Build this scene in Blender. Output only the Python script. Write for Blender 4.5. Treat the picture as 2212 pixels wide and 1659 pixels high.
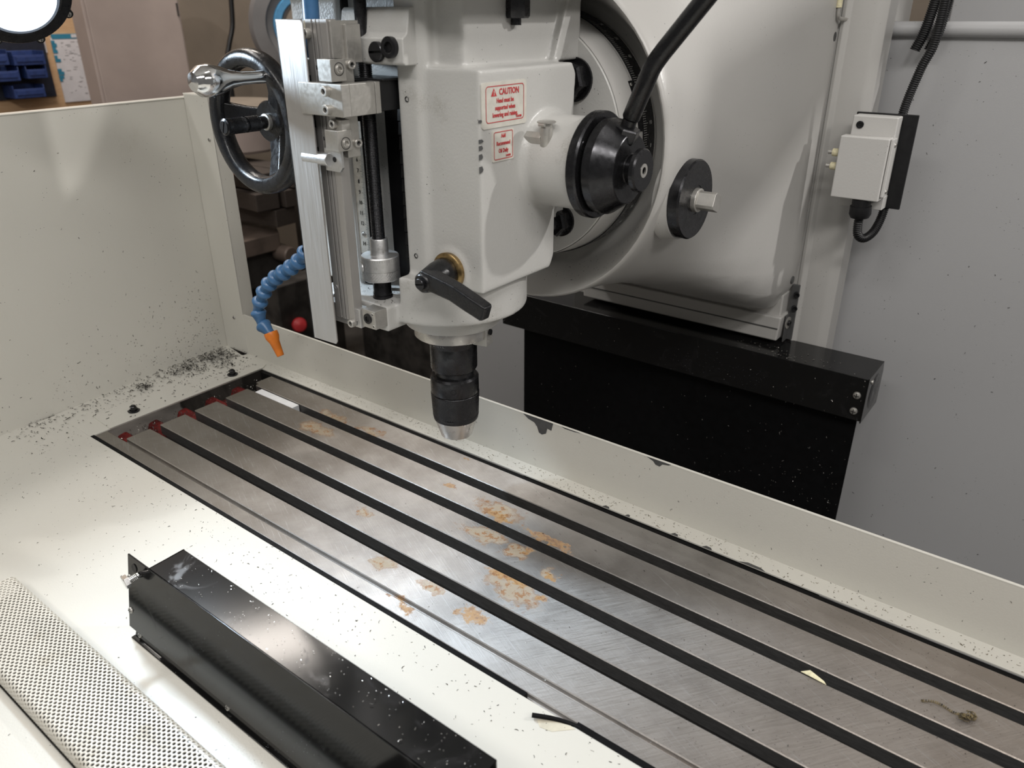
import bpy, bmesh, math, random
from mathutils import Vector, Matrix
R = random.Random(7)
sc = bpy.context.scene
COL = sc.collection
PI = math.pi
for o in list(bpy.data.objects): bpy.data.objects.remove(o)

# ------------------------------------------------------------------ camera
YAW, PITCH, ROLL, FPX = -0.65296, 0.447822, -0.00351, 1665.7
CAM = Vector((1.1008, -0.4121, 0.56))
fw = Vector((math.sin(YAW)*math.cos(PITCH), math.cos(YAW)*math.cos(PITCH), -math.sin(PITCH)))
rt = Vector((math.cos(YAW), -math.sin(YAW), 0)); up = rt.cross(fw)
r2 = rt*math.cos(ROLL)+up*math.sin(ROLL); u2 = -rt*math.sin(ROLL)+up*math.cos(ROLL)
cd = bpy.data.cameras.new('camera'); cam = bpy.data.objects.new('camera', cd); COL.objects.link(cam)
cam.matrix_world = Matrix(((r2.x,u2.x,-fw.x,CAM.x),(r2.y,u2.y,-fw.y,CAM.y),(r2.z,u2.z,-fw.z,CAM.z),(0,0,0,1)))
cd.sensor_width = 36; cd.lens = FPX/2212*36; cd.clip_start = .01; cd.clip_end = 60
cd.dof.use_dof = True; cd.dof.focus_distance = .92; cd.dof.aperture_fstop = 8.0
sc.camera = cam
# ------------------------------------------------------------------ world, lights, exposure
w = bpy.data.worlds.new('workshop_air'); sc.world = w; w.use_nodes = True
w.node_tree.nodes['Background'].inputs[0].default_value = (.95,.93,.90,1)
w.node_tree.nodes['Background'].inputs[1].default_value = .14
def area(name, loc, target, sx, sy, power, col):
    l = bpy.data.lights.new(name,'AREA'); l.shape='RECTANGLE'; l.size=sx; l.size_y=sy; l.energy=power; l.color=col
    o = bpy.data.objects.new(name,l); COL.objects.link(o); o.location=loc
    o.rotation_euler=(Vector(target)-Vector(loc)).to_track_quat('-Z','Y').to_euler(); return o
PW=dict(near=26,left=19,right=18,shop=46,front=13,top=3,lamp=20,side=11)
area('ceiling_light_near', (1.9,-1.2,2.1), (.6,.3,.2), 1.2,.25, PW['near'], (1,.97,.94))
area('ceiling_light_left', (-.9,-.2,2.3), (.4,.2,0), 1.2,.3, PW['left'], (1,.965,.93))
area('ceiling_light_right', (2.25,1.35,1.55), (.7,.4,.35), .06,.06, PW['right'], (1,.97,.94))
area('ceiling_light_shop', (-1.6,.9,2.3), (-2.2,1.3,0), 1.2,.4, PW['shop'], (1,.92,.84))
area('fill_light_front', (.5,-1.7,2.2), (.5,.4,.2), 1.2,.25, PW['front'], (1,.97,.93))  # fill added behind the camera to balance the brightness
area('fill_light_top', (1.25,.35,2.4), (.8,.2,0), 1.2,.25, PW['top'], (1,.97,.93))  # weak overhead fill added for the same light balance
area('fill_light_side', (2.6,-.2,1.5), (.6,.3,.4), 1.0,.3, PW['side'], (1,.96,.92))  # fill added to brighten faces turned to the right
sc.view_settings.view_transform='Standard'; sc.view_settings.look='None'
sc.view_settings.gamma=1; sc.view_settings.use_curve_mapping=False; sc.view_settings.exposure=0.06

# ------------------------------------------------------------------ materials
class NT:
    def __init__(s, name):
        s.m = bpy.data.materials.new(name); s.m.use_nodes=True
        s.t = s.m.node_tree; s.n=s.t.nodes; s.b=s.n['Principled BSDF']
        s.tc=s.n.new('ShaderNodeTexCoord').outputs['Object']
    def link(s,a,b): s.t.links.new(a,b)
    def set(s,k,v):
        i=s.b.inputs[k]
        if hasattr(v,'is_linked') or isinstance(v,bpy.types.NodeSocket): s.link(v,i)
        elif isinstance(v,tuple) and len(v)==3: i.default_value=(*v,1)
        else: i.default_value=v
    def map(s,scale=(1,1,1),rot=(0,0,0),loc=(0,0,0)):
        n=s.n.new('ShaderNodeMapping'); n.inputs['Scale'].default_value=scale; n.inputs['Rotation'].default_value=rot; n.inputs['Location'].default_value=loc
        s.link(s.tc,n.inputs[0]); return n.outputs[0]
    def noise(s,scale,detail=3,vec=None,rough=.55,dist=0):
        n=s.n.new('ShaderNodeTexNoise'); n.inputs['Scale'].default_value=scale; n.inputs['Detail'].default_value=detail
        n.inputs['Roughness'].default_value=rough; n.inputs['Distortion'].default_value=dist
        s.link(vec or s.tc,n.inputs['Vector']); return n.outputs['Fac']
    def vor(s,scale,vec=None,feat='F1'):
        n=s.n.new('ShaderNodeTexVoronoi'); n.feature=feat; n.inputs['Scale'].default_value=scale
        s.link(vec or s.tc,n.inputs['Vector']); return n.outputs['Distance']
    def ramp(s,fac,lo,hi,a=0.,b=1.):
        n=s.n.new('ShaderNodeMapRange'); n.interpolation_type='SMOOTHSTEP'
        n.inputs['From Min'].default_value=lo; n.inputs['From Max'].default_value=hi
        n.inputs['To Min'].default_value=a; n.inputs['To Max'].default_value=b
        s.link(fac,n.inputs['Value']); return n.outputs[0]
    def math(s,op,a,b=0.):
        n=s.n.new('ShaderNodeMath'); n.operation=op
        for i,v in ((0,a),(1,b)):
            if isinstance(v,(int,float)): n.inputs[i].default_value=v
            else: s.link(v,n.inputs[i])
        return n.outputs[0]
    def mix(s,fac,a,b):
        n=s.n.new('ShaderNodeMix'); n.data_type='RGBA'
        if isinstance(fac,(int,float)): n.inputs[0].default_value=fac
        else: s.link(fac,n.inputs[0])
        for i,v in ((6,a),(7,b)):
            if isinstance(v,tuple): n.inputs[i].default_value=(*v,1)
            else: s.link(v,n.inputs[i])
        return n.outputs[2]
    def bump(s,h,strength,dist=.001):
        n=s.n.new('ShaderNodeBump'); n.inputs['Strength'].default_value=strength; n.inputs['Distance'].default_value=dist
        s.link(h,n.inputs['Height']); s.link(n.outputs[0],s.b.inputs['Normal'])
def simple(name,col,rough=.5,metal=0.,var=.12,vs=60,bump=0,bs=400,coat=0,dark=None,spec=None):
    k=NT(name); f=k.noise(vs,4); d=dark or tuple(c*(1-2*var) for c in col)
    k.set('Base Color',k.mix(k.ramp(f,.3,.65),d,col)); k.set('Metallic',metal)
    k.set('Roughness',k.ramp(k.noise(vs*2.3,3),.3,.7,max(rough-.06,.04),rough+.08))
    if bump: k.bump(k.noise(bs,2),bump,.0006)
    if coat: k.set('Coat Weight',coat); k.set('Coat Roughness',.08)
    if spec is not None: k.set('Specular IOR Level',spec)
    return k.m
def grimy(name,col,grime,rough,amount=(.56,.72),bs=330,bump=.35,gs=14,speck=True):
    k=NT(name); g=k.ramp(k.math('ADD',k.math('MULTIPLY',k.noise(gs,5,rough=.62),.75),k.math('MULTIPLY',k.noise(900,2),.25)),amount[0],amount[1])
    c=k.mix(k.math('MULTIPLY',g,.55),k.mix(k.noise(5,2),tuple(x*.94 for x in col),col),grime)
    if speck:
        c=k.mix(k.ramp(k.vor(330,k.map()),.07,.13,1,0) if False else k.math('MULTIPLY',k.ramp(k.vor(170),.06,.10,1,0),k.ramp(k.noise(21,3),.54,.6)),c,(.05,.05,.045))
    k.set('Base Color',c); k.set('Roughness',k.ramp(g,0,1,rough,rough+.2)); k.bump(k.noise(bs,2),bump,.0006)
    return k.m
M={}
M['cast']=grimy('grey_casting_paint',(.50,.495,.475),(.22,.20,.165),.30,bs=420,bump=.42)
M['cast_column']=grimy('grey_column_paint',(.46,.45,.43),(.30,.28,.24),.32,amount=(.62,.8),bs=300,bump=.25)
M['flange_edge']=grimy('light_grey_flange_paint',(.55,.54,.52),(.28,.26,.22),.35,amount=(.6,.8))
M['cream']=grimy('cream_tray_paint',(.62,.605,.55),(.44,.41,.34),.36,amount=(.60,.82),bs=520,bump=.22,gs=9)
M['panel']=grimy('cool_grey_sheet_paint',(.44,.44,.445),(.30,.30,.30),.42,amount=(.62,.85),bs=700,bump=.2,gs=6)
M['perf']=grimy('worn_cream_perforated_paint',(.62,.59,.52),(.42,.37,.28),.42,amount=(.52,.72),bs=600,bump=.2,gs=30,speck=False)
M['chip_metal']=simple('bare_primer_grey',(.075,.075,.075),.6)
M['black_sheet']=None
k=NT('glossy_black_sheet'); sp=k.math('MULTIPLY',k.ramp(k.vor(300),.05,.09,1,0),k.ramp(k.noise(17,3),.50,.6))
sm=k.ramp(k.noise(26,5,rough=.6,dist=1.2),.52,.72)
k.set('Base Color',k.mix(sp,k.mix(k.math('MULTIPLY',sm,.10),(.007,.007,.007),(.07,.065,.07)),(.35,.36,.4))); k.set('Roughness',k.ramp(sm,0,1,.12,.26)); k.bump(k.noise(30,2),.03); k.set('Specular IOR Level',.38); M['black_sheet']=k.m
M['rubber']=simple('black_rubber_sheet',(.0035,.0035,.004),.6,var=.2,spec=.15)
M['black_oxide']=simple('black_oxide_steel',(.040,.040,.043),.26,.8,var=.06,vs=60)
M['black_gloss']=simple('black_enamel',(.008,.008,.009),.27,bump=.22,bs=420,spec=.4)
M['black_plastic']=simple('black_plastic',(.009,.009,.010),.42,spec=.35)
M['steel']=simple('machined_steel',(.60,.585,.565),.30,.92,var=.03,vs=40)
M['chrome']=simple('polished_chrome',(.75,.75,.75),.09,1.,var=.03)
M['nickel']=simple('satin_nickel_steel',(.50,.485,.455),.40,.72,var=.05,vs=150)
k=NT('brushed_aluminium'); f=k.noise(60,4,k.map((14,14,.35)))
k.set('Base Color',k.mix(f,(.43,.415,.40),(.54,.525,.51))); k.set('Metallic',.75); k.set('Roughness',k.ramp(f,.3,.7,.34,.5)); k.bump(f,.06,.0004); M['alu']=k.m
M['alu_satin']=simple('satin_aluminium',(.66,.66,.66),.38,.9,var=.05,vs=200)
M['brass']=simple('worn_brass',(.42,.29,.13),.35,.9,var=.25,vs=140)
M['red_casting']=simple('dark_red_primer',(.17,.020,.018),.55,var=.35,vs=50,bump=.3,bs=160,dark=(.05,.010,.010),spec=.25)
M['blue_hose']=simple('blue_plastic',(.055,.155,.32),.34,var=.1)
M['orange']=simple('orange_plastic',(.74,.20,.018),.42,var=.08)
M['white_plastic']=simple('white_plastic',(.78,.79,.80),.5,var=.05)
M['ivory']=simple('ivory_plastic',(.72,.66,.44),.45,var=.12,vs=300)
M['tape']=simple('beige_tape',(.60,.56,.45),.6,var=.08)
M['label']=simple('aged_label_film',(.60,.58,.52),.38,var=.06,vs=90)
M['red_ink']=simple('red_print',(.50,.035,.04),.5,var=.08)
M['black_ink']=simple('black_print',(.03,.03,.03),.5,var=.05)
M['grey_ink']=simple('etched_grey',(.30,.30,.29),.5,var=.05)
M['white_ink']=simple('white_print',(.42,.42,.40),.5,var=.05)
M['rule']=simple('satin_steel_rule',(.58,.57,.54),.42,.7,var=.1,vs=160)
M['brown_wall']=simple('brown_painted_wall',(.235,.195,.155),.7,var=.08,vs=4)
M['cabinet']=simple('taupe_steel_locker',(.40,.33,.30),.5,var=.06,vs=5)
M['wood']=None
k=NT('plywood_board'); f=k.noise(9,5,k.map((1,2,14)),dist=1.)
k.set('Base Color',k.mix(f,(.42,.25,.13),(.62,.42,.25))); k.set('Roughness',.6); M['wood']=k.m
k=NT('old_dark_timber'); f=k.noise(22,5,k.map((1,9,16)))
k.set('Base Color',k.mix(f,(.018,.014,.011),(.075,.058,.048))); k.set('Roughness',.65); M['timber']=k.m
M['blue_bin']=simple('blue_bin_plastic',(.022,.045,.16),.5,var=.15)
M['dark_panel']=simple('dark_navy_rail',(.014,.017,.03),.5)
M['teal']=simple('teal_card',(.03,.20,.31),.6,var=.05)
M['paper']=simple('white_paper',(.62,.60,.62),.75,var=.05,vs=20)
M['paper_line']=simple('faded_print',(.42,.41,.42),.75,var=.1,vs=200)
M['dark_iron']=simple('oily_dark_iron',(.045,.04,.036),.5,var=.35,vs=14)
M['worn_top']=simple('worn_brown_steel_top',(.15,.115,.095),.45,.2,var=.25,vs=9)
M['reel_grey']=simple('grey_wheel_paint',(.135,.13,.13),.45,var=.08,vs=8)
M['light_blue']=simple('light_blue_plastic',(.07,.26,.48),.4,var=.1)
M['red_button']=simple('red_plastic_button',(.52,.03,.035),.4,var=.1)
M['rust_orange']=simple('orange_rust',(.42,.10,.025),.6,var=.4,vs=20)
M['floor']=simple('dark_concrete',(.10,.095,.09),.7,var=.2,vs=8)
M['ceil']=simple('ceiling_white',(.6,.6,.58),.8,var=.04,vs=3)
M['chip_dark']=simple('dark_swarf',(.045,.04,.035),.4,.5,var=.4,vs=300)
M['chip_bright']=simple('bright_swarf',(.62,.60,.56),.3,.9,var=.3,vs=300)
M['chip_rusty']=simple('brown_swarf',(.20,.15,.07),.5,.3,var=.5,vs=300)
k=NT('lamp_glow'); k.set('Base Color',(.9,.95,1)); k.set('Emission Color',(.90,.96,1)); k.set('Emission Strength',9.); M['glow']=k.m
k=NT('lamp_lens_rim'); k.set('Base Color',(.55,.66,.85)); k.set('Roughness',.1); k.set('Transmission Weight',.4); M['lens']=k.m
# cast-iron table with rust stains (root of the table at TB)
TB=(.70,.147,-.06)
k=NT('ground_cast_iron')
sep=k.n.new('ShaderNodeSeparateXYZ'); k.link(k.tc,sep.inputs[0])
def stripes(sc_,ang,thin,det):
    n=k.n.new('ShaderNodeMapping'); n.vector_type='TEXTURE'; n.inputs['Rotation'].default_value=(0,0,ang); n.inputs['Scale'].default_value=(1,thin,1); k.link(k.tc,n.inputs[0]); return k.noise(sc_,det,n.outputs[0],rough=.68)
scr=stripes(26,-.42,.035,4); scr2=stripes(38,.9,.03,3)
blot=k.noise(9,5,rough=.6); fine=k.noise(700,2)
base=k.mix(k.ramp(blot,.35,.68),(.30,.285,.27),(.44,.425,.41))
base=k.mix(k.math('MULTIPLY',k.ramp(k.math('ADD',sep.outputs[0],k.math('MULTIPLY',k.math('SUBTRACT',blot,.5),.25)),.08,.42),.45),base,(.36,.285,.225))
base=k.mix(k.math('MULTIPLY',k.ramp(k.math('ADD',sep.outputs[0],k.math('MULTIPLY',k.math('SUBTRACT',blot,.5),.3)),-.52,-.18,1,0),.5),base,(.19,.16,.125))
base=k.mix(k.math('MULTIPLY',k.ramp(scr,.56,.72),.35),base,(.58,.58,.60))
wn=k.n.new('ShaderNodeTexNoise'); wn.inputs['Scale'].default_value=45; wn.inputs['Detail'].default_value=5; wn.inputs['Roughness'].default_value=.65; k.link(k.tc,wn.inputs['Vector'])
ws=k.n.new('ShaderNodeVectorMath'); ws.operation='SUBTRACT'; k.link(wn.outputs['Color'],ws.inputs[0]); ws.inputs[1].default_value=(.5,.5,.5)
wm=k.n.new('ShaderNodeVectorMath'); wm.operation='SCALE'; k.link(ws.outputs[0],wm.inputs[0]); wm.inputs['Scale'].default_value=.040; WARP=wm.outputs[0]
def blob(x,y,rx,ry,ang=0):
    m=k.map((1/rx,1/ry,0),loc=(0,0,0)); n=k.n.new('ShaderNodeVectorMath'); n.operation='SUBTRACT'
    k.link(k.tc,n.inputs[0]); n.inputs[1].default_value=(x-TB[0],y-TB[1],0)
    mp=k.n.new('ShaderNodeMapping'); mp.vector_type='TEXTURE'; mp.inputs['Rotation'].default_value=(0,0,ang); mp.inputs['Scale'].default_value=(rx,ry,1e3)
    wv=k.n.new('ShaderNodeVectorMath'); wv.operation='ADD'; k.link(n.outputs[0],wv.inputs[0]); k.link(WARP,wv.inputs[1]); k.link(wv.outputs[0],mp.inputs[0]); l=k.n.new('ShaderNodeVectorMath'); l.operation='LENGTH'; k.link(mp.outputs[0],l.inputs[0])
    return k.ramp(l.outputs['Value'],.15,1.15,1,0)
def mx(L):
    a=L[0]
    for b in L[1:]: a=k.math('MAXIMUM',a,b)
    return a
soft=mx([blob(.705,.108,.060,.030,-.1),blob(.665,.160,.028,.020),blob(.722,.153,.022,.012),blob(.600,.214,.060,.022,-.1),blob(.633,.056,.026,.014),blob(.560,.054,.022,.018),
         blob(.243,.256,.05,.014),blob(.321,.258,.04,.012),blob(.470,.110,.022,.010),blob(.62,.165,.06,.02),blob(.25,.215,.06,.02)])
hard=mx([blob(.694,.050,.026,.015,.1),blob(.612,.0225,.016,.006),blob(.632,.0175,.016,.006),blob(.513,.219,.014,.008),blob(.495,.283,.007,.006),blob(.737,.116,.011,.009),blob(.69,.1205,.04,.008),
         blob(.684,.200,.055,.006,-.05),blob(.728,.151,.012,.008),blob(.610,.205,.03,.012),blob(.676,.172,.01,.012)])
rn=k.noise(130,5,rough=.7); rn2=k.noise(48,4,rough=.65)
sm_=k.math('MULTIPLY',soft,k.ramp(k.math('ADD',k.math('MULTIPLY',rn2,.6),k.math('MULTIPLY',soft,.35)),.40,.62))
hm_=k.math('MULTIPLY',k.ramp(hard,.05,.4),k.ramp(k.math('ADD',rn,k.math('MULTIPLY',hard,.30)),.56,.74))
hs_=k.math('MULTIPLY',soft,k.ramp(k.math('ADD',rn,k.math('MULTIPLY',soft,.10)),.60,.68))
base=k.mix(k.math('MULTIPLY',sm_,.50),base,(.36,.26,.12))
edge=k.math('MULTIPLY',k.ramp(sm_,.12,.40),k.ramp(sm_,.40,.75,1,0))
base=k.mix(k.math('MULTIPLY',edge,.38),base,(.24,.10,.022))
base=k.mix(k.math('MULTIPLY',hs_,.75),base,(.26,.105,.025))
base=k.mix(k.math('MULTIPLY',hm_,.70),base,k.mix(k.ramp(rn,.48,.66),(.40,.21,.045),(.16,.055,.014)))
pit=k.math('MULTIPLY',k.ramp(k.vor(260),.07,.12,1,0),k.ramp(k.math('ADD',sep.outputs[0],k.math('MULTIPLY',k.noise(20,3),.3)),.22,.42))
base=k.mix(k.math('MULTIPLY',pit,.8),base,(.05,.03,.02))
k.set('Base Color',base)
rs=k.math('MAXIMUM',sm_,hm_)
k.set('Metallic',k.ramp(rs,0,1,.80,.05))
tg=k.n.new('ShaderNodeCombineXYZ'); tg.inputs[0].default_value=.30; tg.inputs[1].default_value=.95; k.set('Anisotropic',.78); k.link(tg.outputs[0],k.b.inputs['Tangent'])
k.set('Roughness',k.math('ADD',k.ramp(scr2,.3,.7,.36,.54),k.math('MULTIPLY',rs,.25)))
k.bump(k.math('ADD',k.math('MULTIPLY',scr,.6),k.math('MULTIPLY',scr2,.35)),.42,.0005)
M['table']=k.m
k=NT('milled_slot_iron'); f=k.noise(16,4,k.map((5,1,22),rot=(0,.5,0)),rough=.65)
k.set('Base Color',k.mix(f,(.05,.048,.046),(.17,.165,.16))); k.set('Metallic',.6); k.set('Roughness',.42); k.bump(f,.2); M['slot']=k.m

# ------------------------------------------------------------------ mesh helpers
def V(*a): return Vector(a)
class B:
    """collects shapes in world coordinates"""
    def __init__(s): s.b=bmesh.new(); s.mi=0
    def faces(s,verts,faces):
        vs=[s.b.verts.new(v) for v in verts]
        for f in faces:
            try:
                q=s.b.faces.new([vs[i] for i in f]); q.material_index=s.mi
            except ValueError: pass
        return s
    def box(s,x0,x1,y0,y1,z0,z1):
        P=[(x,y,z) for z in (z0,z1) for x,y in ((x0,y0),(x1,y0),(x1,y1),(x0,y1))]
        return s.faces(P,[(3,2,1,0),(4,5,6,7),(0,1,5,4),(1,2,6,5),(2,3,7,6),(3,0,4,7)])
    def prism(s,poly,axis,a,b):
        """poly: 2-D points (CCW seen from +axis); axis 'x' -> (y,z), 'y' -> (x,z), 'z' -> (x,y)"""
        f={'x':lambda p,t:(t,p[0],p[1]),'y':lambda p,t:(p[0],t,p[1]),'z':lambda p,t:(p[0],p[1],t)}[axis]
        n=len(poly); P=[f(p,a) for p in poly]+[f(p,b) for p in poly]
        F=[tuple(range(n))[::-1],tuple(range(n,2*n))]+[(i,(i+1)%n,n+(i+1)%n,n+i) for i in range(n)]
        return s.faces(P,F)
    def lathe(s,prof,o,ax=(0,0,1),seg=40,closed=False,a0=0,a1=2*PI):
        """prof: (radius, height along axis)"""
        ax=Vector(ax).normalized(); t=ax.orthogonal().normalized(); q=ax.cross(t); o=Vector(o)
        n=len(prof); full=abs(a1-a0-2*PI)<1e-6; m=seg if full else seg+1
        vs=[]
        for i in range(m):
            a=a0+(a1-a0)*i/seg; d=t*math.cos(a)+q*math.sin(a)
            vs.append([s.b.verts.new(o+ax*h+d*max(r,1e-6)) for r,h in prof])
        for i in range(seg):
            A=vs[i]; C=vs[(i+1)%m]
            for j in range(n if closed else n-1):
                j2=(j+1)%n
                try: f=s.b.faces.new((A[j],C[j],C[j2],A[j2])); f.material_index=s.mi
                except ValueError: pass
        return s
    def cyl(s,p0,p1,r0,r1=None,seg=32,ch=0):
        p0=Vector(p0);p1=Vector(p1);h=(p1-p0).length; r1=r0 if r1 is None else r1
        pr=[(0,0),(r0-ch,0)]+([(r0,ch)] if ch else [])+([(r1,h-ch)] if ch else [])+[(r1-ch,h),(0,h)]
        return s.lathe(pr,p0,p1-p0,seg)
    def tube(s,pts,r,seg=14,cap=True):
        pts=[Vector(p) for p in pts]; n=len(pts); rr=r if isinstance(r,(list,tuple)) else [r]*n
        prev=None; rings=[]
        for i,p in enumerate(pts):
            d=(pts[min(i+1,n-1)]-pts[max(i-1,0)]).normalized()
            t=d.orthogonal().normalized() if prev is None else (prev-d*prev.dot(d)).normalized()
            prev=t; q=d.cross(t)
            rings.append([s.b.verts.new(p+(t*math.cos(2*PI*k/seg)+q*math.sin(2*PI*k/seg))*rr[i]) for k in range(seg)])
        for i in range(n-1):
            for k in range(seg):
                f=s.b.faces.new((rings[i][k],rings[i][(k+1)%seg],rings[i+1][(k+1)%seg],rings[i+1][k])); f.material_index=s.mi
        if cap:
            s.b.faces.new(rings[0][::-1]); s.b.faces.new(rings[-1])
        return s
    def sphere(s,c,r,seg=20,sc=(1,1,1)):
        m=Matrix.Translation(c)@Matrix.Diagonal((*sc,1)); bmesh.ops.create_uvsphere(s.b,u_segments=seg,v_segments=seg//2,radius=r,matrix=m); return s
def sm3(ctrl,n=8):
    """Catmull-Rom through control points"""
    P=[Vector(p) for p in ctrl]; out=[]
    for i in range(len(P)-1):
        a=P[max(i-1,0)];b=P[i];c=P[i+1];d=P[min(i+2,len(P)-1)]
        for k in range(n):
            t=k/n; out.append(.5*((2*b)+(c-a)*t+(2*a-5*b+4*c-d)*t*t+(3*b-a-3*c+d)*t**3))
    out.append(P[-1]); return out
def setp(o,label=None,cat=None,group=None,kind=None):
    if label: o['label']=label
    if cat: o['category']=cat
    if group: o['group']=group
    if kind: o['kind']=kind
    return o
def root(name,loc,label,cat,group=None,kind=None):
    o=bpy.data.objects.new(name,None); COL.objects.link(o); o.location=loc; o.empty_display_size=.02
    return setp(o,label,cat,group,kind)
def origin(p):
    l=Vector((0,0,0))
    while p is not None: l+=p.location; p=p.parent
    return l
def obj(name,b,mat,parent=None,loc=None,ang=35,bev=0,bseg=2,label=None,mods=(),sm=True,kind=None,flip=True):
    """one mesh object; verts are given in world space"""
    base=origin(parent); lo=Vector(loc) if loc else base
    bm=b.b
    if flip: bmesh.ops.recalc_face_normals(bm,faces=bm.faces)
    bmesh.ops.translate(bm,verts=bm.verts,vec=-lo)
    me=bpy.data.meshes.new(name); bm.to_mesh(me); bm.free()
    for m in (mat if isinstance(mat,(list,tuple)) else [mat]): me.materials.append(m if not isinstance(m,str) else M[m])
    o=bpy.data.objects.new(name,me); COL.objects.link(o)
    if parent: o.parent=parent
    o.location=lo-base
    if sm:
        me.shade_smooth()
        if ang: me.set_sharp_from_angle(angle=math.radians(ang))
    for m in mods: m(o)
    if bev:
        md=o.modifiers.new('bevel','BEVEL'); md.width=bev; md.segments=bseg; md.limit_method='ANGLE'; md.angle_limit=math.radians(40); md.harden_normals=True
    if label: o['label']=label
    if kind: o['kind']=kind
    return o
def remesh(vox,it,fac=.5):
    def f(o):
        m=o.modifiers.new('cast','REMESH'); m.mode='VOXEL'; m.voxel_size=vox; m.use_smooth_shade=True
        s=o.modifiers.new('soft','SMOOTH'); s.factor=fac; s.iterations=it
    return f
def quat(axis,spin=0): return (Vector(axis).to_track_quat('Z','Y')@Matrix.Rotation(spin,3,'Z').to_quaternion())
# shared fastener meshes, built along +Z with head bottom at 0 and head radius 1
def fast(name,b,mats):
    bm=b.b; bmesh.ops.recalc_face_normals(bm,faces=bm.faces); me=bpy.data.meshes.new(name); bm.to_mesh(me); bm.free()
    for m in mats: me.materials.append(M[m])
    me.shade_smooth(); me.set_sharp_from_angle(angle=math.radians(35)); return me
def cap_mesh(h=1.1,sock=.52,mats=('nickel','black_oxide')):
    b=B(); b.lathe([(0,-.2),(.98,-.2),(1,0),(1,h-.1),(.9,h),(sock+.06,h),(sock,h-.06)],(0,0,0),seg=24)
    b.lathe([(sock,h-.06),(sock,.45*h)],(0,0,0),seg=6); b.mi=1; b.lathe([(sock,.45*h),(0,.4*h)],(0,0,0),seg=6); return fast('cap_screw',b,mats)
CAPN=cap_mesh(); CAPB=cap_mesh(mats=('black_oxide','black_plastic')); CAPLOW=cap_mesh(.35,.5)
def pan_mesh(m='nickel'):
    b=B(); b.lathe([(1.0,-.1),(1,0.05),(.86,.34),(.5,.52),(0,.58)],(0,0,0),seg=20); b.mi=1
    b.box(-.62,.62,-.09,.09,.3,.585); b.box(-.09,.09,-.62,.62,.3,.585); return fast('pan_screw',b,(m,'black_oxide'))
PAN=pan_mesh()
def slot_mesh():
    b=B(); b.lathe([(1.0,-.2),(1,.45),(.92,.55)],(0,0,0),seg=32)
    N=16
    for sg in (1,-1):
        pts=[(.92*math.cos(a),sg*.92*math.sin(a)) for a in [math.asin(.12)+(PI-2*math.asin(.12))*i/N for i in range(N+1)]]
        b.faces([(x,y,.55) for x,y in pts],[tuple(range(N+1))])
        b.faces([(-.92,sg*.11,.55),(.92,sg*.11,.55),(.92,sg*.11,.2),(-.92,sg*.11,.2)],[(0,1,2,3)])
    b.mi=1; b.faces([(-.92,-.11,.2),(.92,-.11,.2),(.92,.11,.2),(-.92,.11,.2)],[(0,1,2,3)])
    return fast('slotted_screw',b,('black_oxide','black_plastic'))
SLOT=slot_mesh()
def hex_mesh(m):
    b=B(); b.lathe([(0,0),(1,0),(1,.62)],(0,0,0),seg=6); b.lathe([(1,.62),(.84,.72),(0,.72)],(0,0,0),seg=6); return fast('hex_head',b,(m,))
HEXB=hex_mesh('black_oxide'); HEXC=hex_mesh('chrome')
def put(me,name,p,axis,r,parent,spin=0,label=None,h=1.):
    o=bpy.data.objects.new(name,me); COL.objects.link(o); o.parent=parent; o.location=Vector(p)-origin(parent)
    o.rotation_mode='QUATERNION'; o.rotation_quaternion=quat(axis,spin); o.scale=(r,r,r*h)
    if label: o['label']=label
    return o
DG=None
def text(body,size,p,xd,yd,mat,parent,name='lettering',align='CENTER',ext=.00012,width=1.,label=None,bold=0):
    cu=bpy.data.curves.new('t','FONT'); cu.body=body; cu.size=size; cu.align_x=align; cu.align_y='CENTER'; cu.extrude=ext; cu.resolution_u=3; cu.offset=bold
    t=bpy.data.objects.new('t',cu); COL.objects.link(t)
    me=bpy.data.meshes.new_from_object(t.evaluated_get(bpy.context.evaluated_depsgraph_get()))
    bpy.data.objects.remove(t); bpy.data.curves.remove(cu)
    xd=Vector(xd).normalized(); yd=Vector(yd).normalized(); n=xd.cross(yd)
    me.transform(Matrix(((xd.x*width,yd.x,n.x,0),(xd.y*width,yd.y,n.y,0),(xd.z*width,yd.z,n.z,0),(0,0,0,1))))
    me.materials.clear(); me.materials.append(M[mat])
    o=bpy.data.objects.new(name,me); COL.objects.link(o); o.parent=parent; o.location=Vector(p)-origin(parent)
    if label: o['label']=label
    return o
def merge_text(b,body,size,p,xd,yd,width=1.,bold=0):
    """add lettering to a shape collection"""
    cu=bpy.data.curves.new('t','FONT'); cu.body=body; cu.size=size; cu.align_x='CENTER'; cu.align_y='CENTER'; cu.extrude=.0001; cu.resolution_u=2; cu.offset=bold
    t=bpy.data.objects.new('t',cu); COL.objects.link(t)
    me=bpy.data.meshes.new_from_object(t.evaluated_get(bpy.context.evaluated_depsgraph_get()))
    bpy.data.objects.remove(t); bpy.data.curves.remove(cu)
    xd=Vector(xd).normalized(); yd=Vector(yd).normalized(); n=xd.cross(yd); p=Vector(p)
    me.transform(Matrix(((xd.x*width,yd.x,n.x,p.x),(xd.y*width,yd.y,n.y,p.y),(xd.z*width,yd.z,n.z,p.z),(0,0,0,1))))
    b.b.from_mesh(me); bpy.data.meshes.remove(me)
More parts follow.
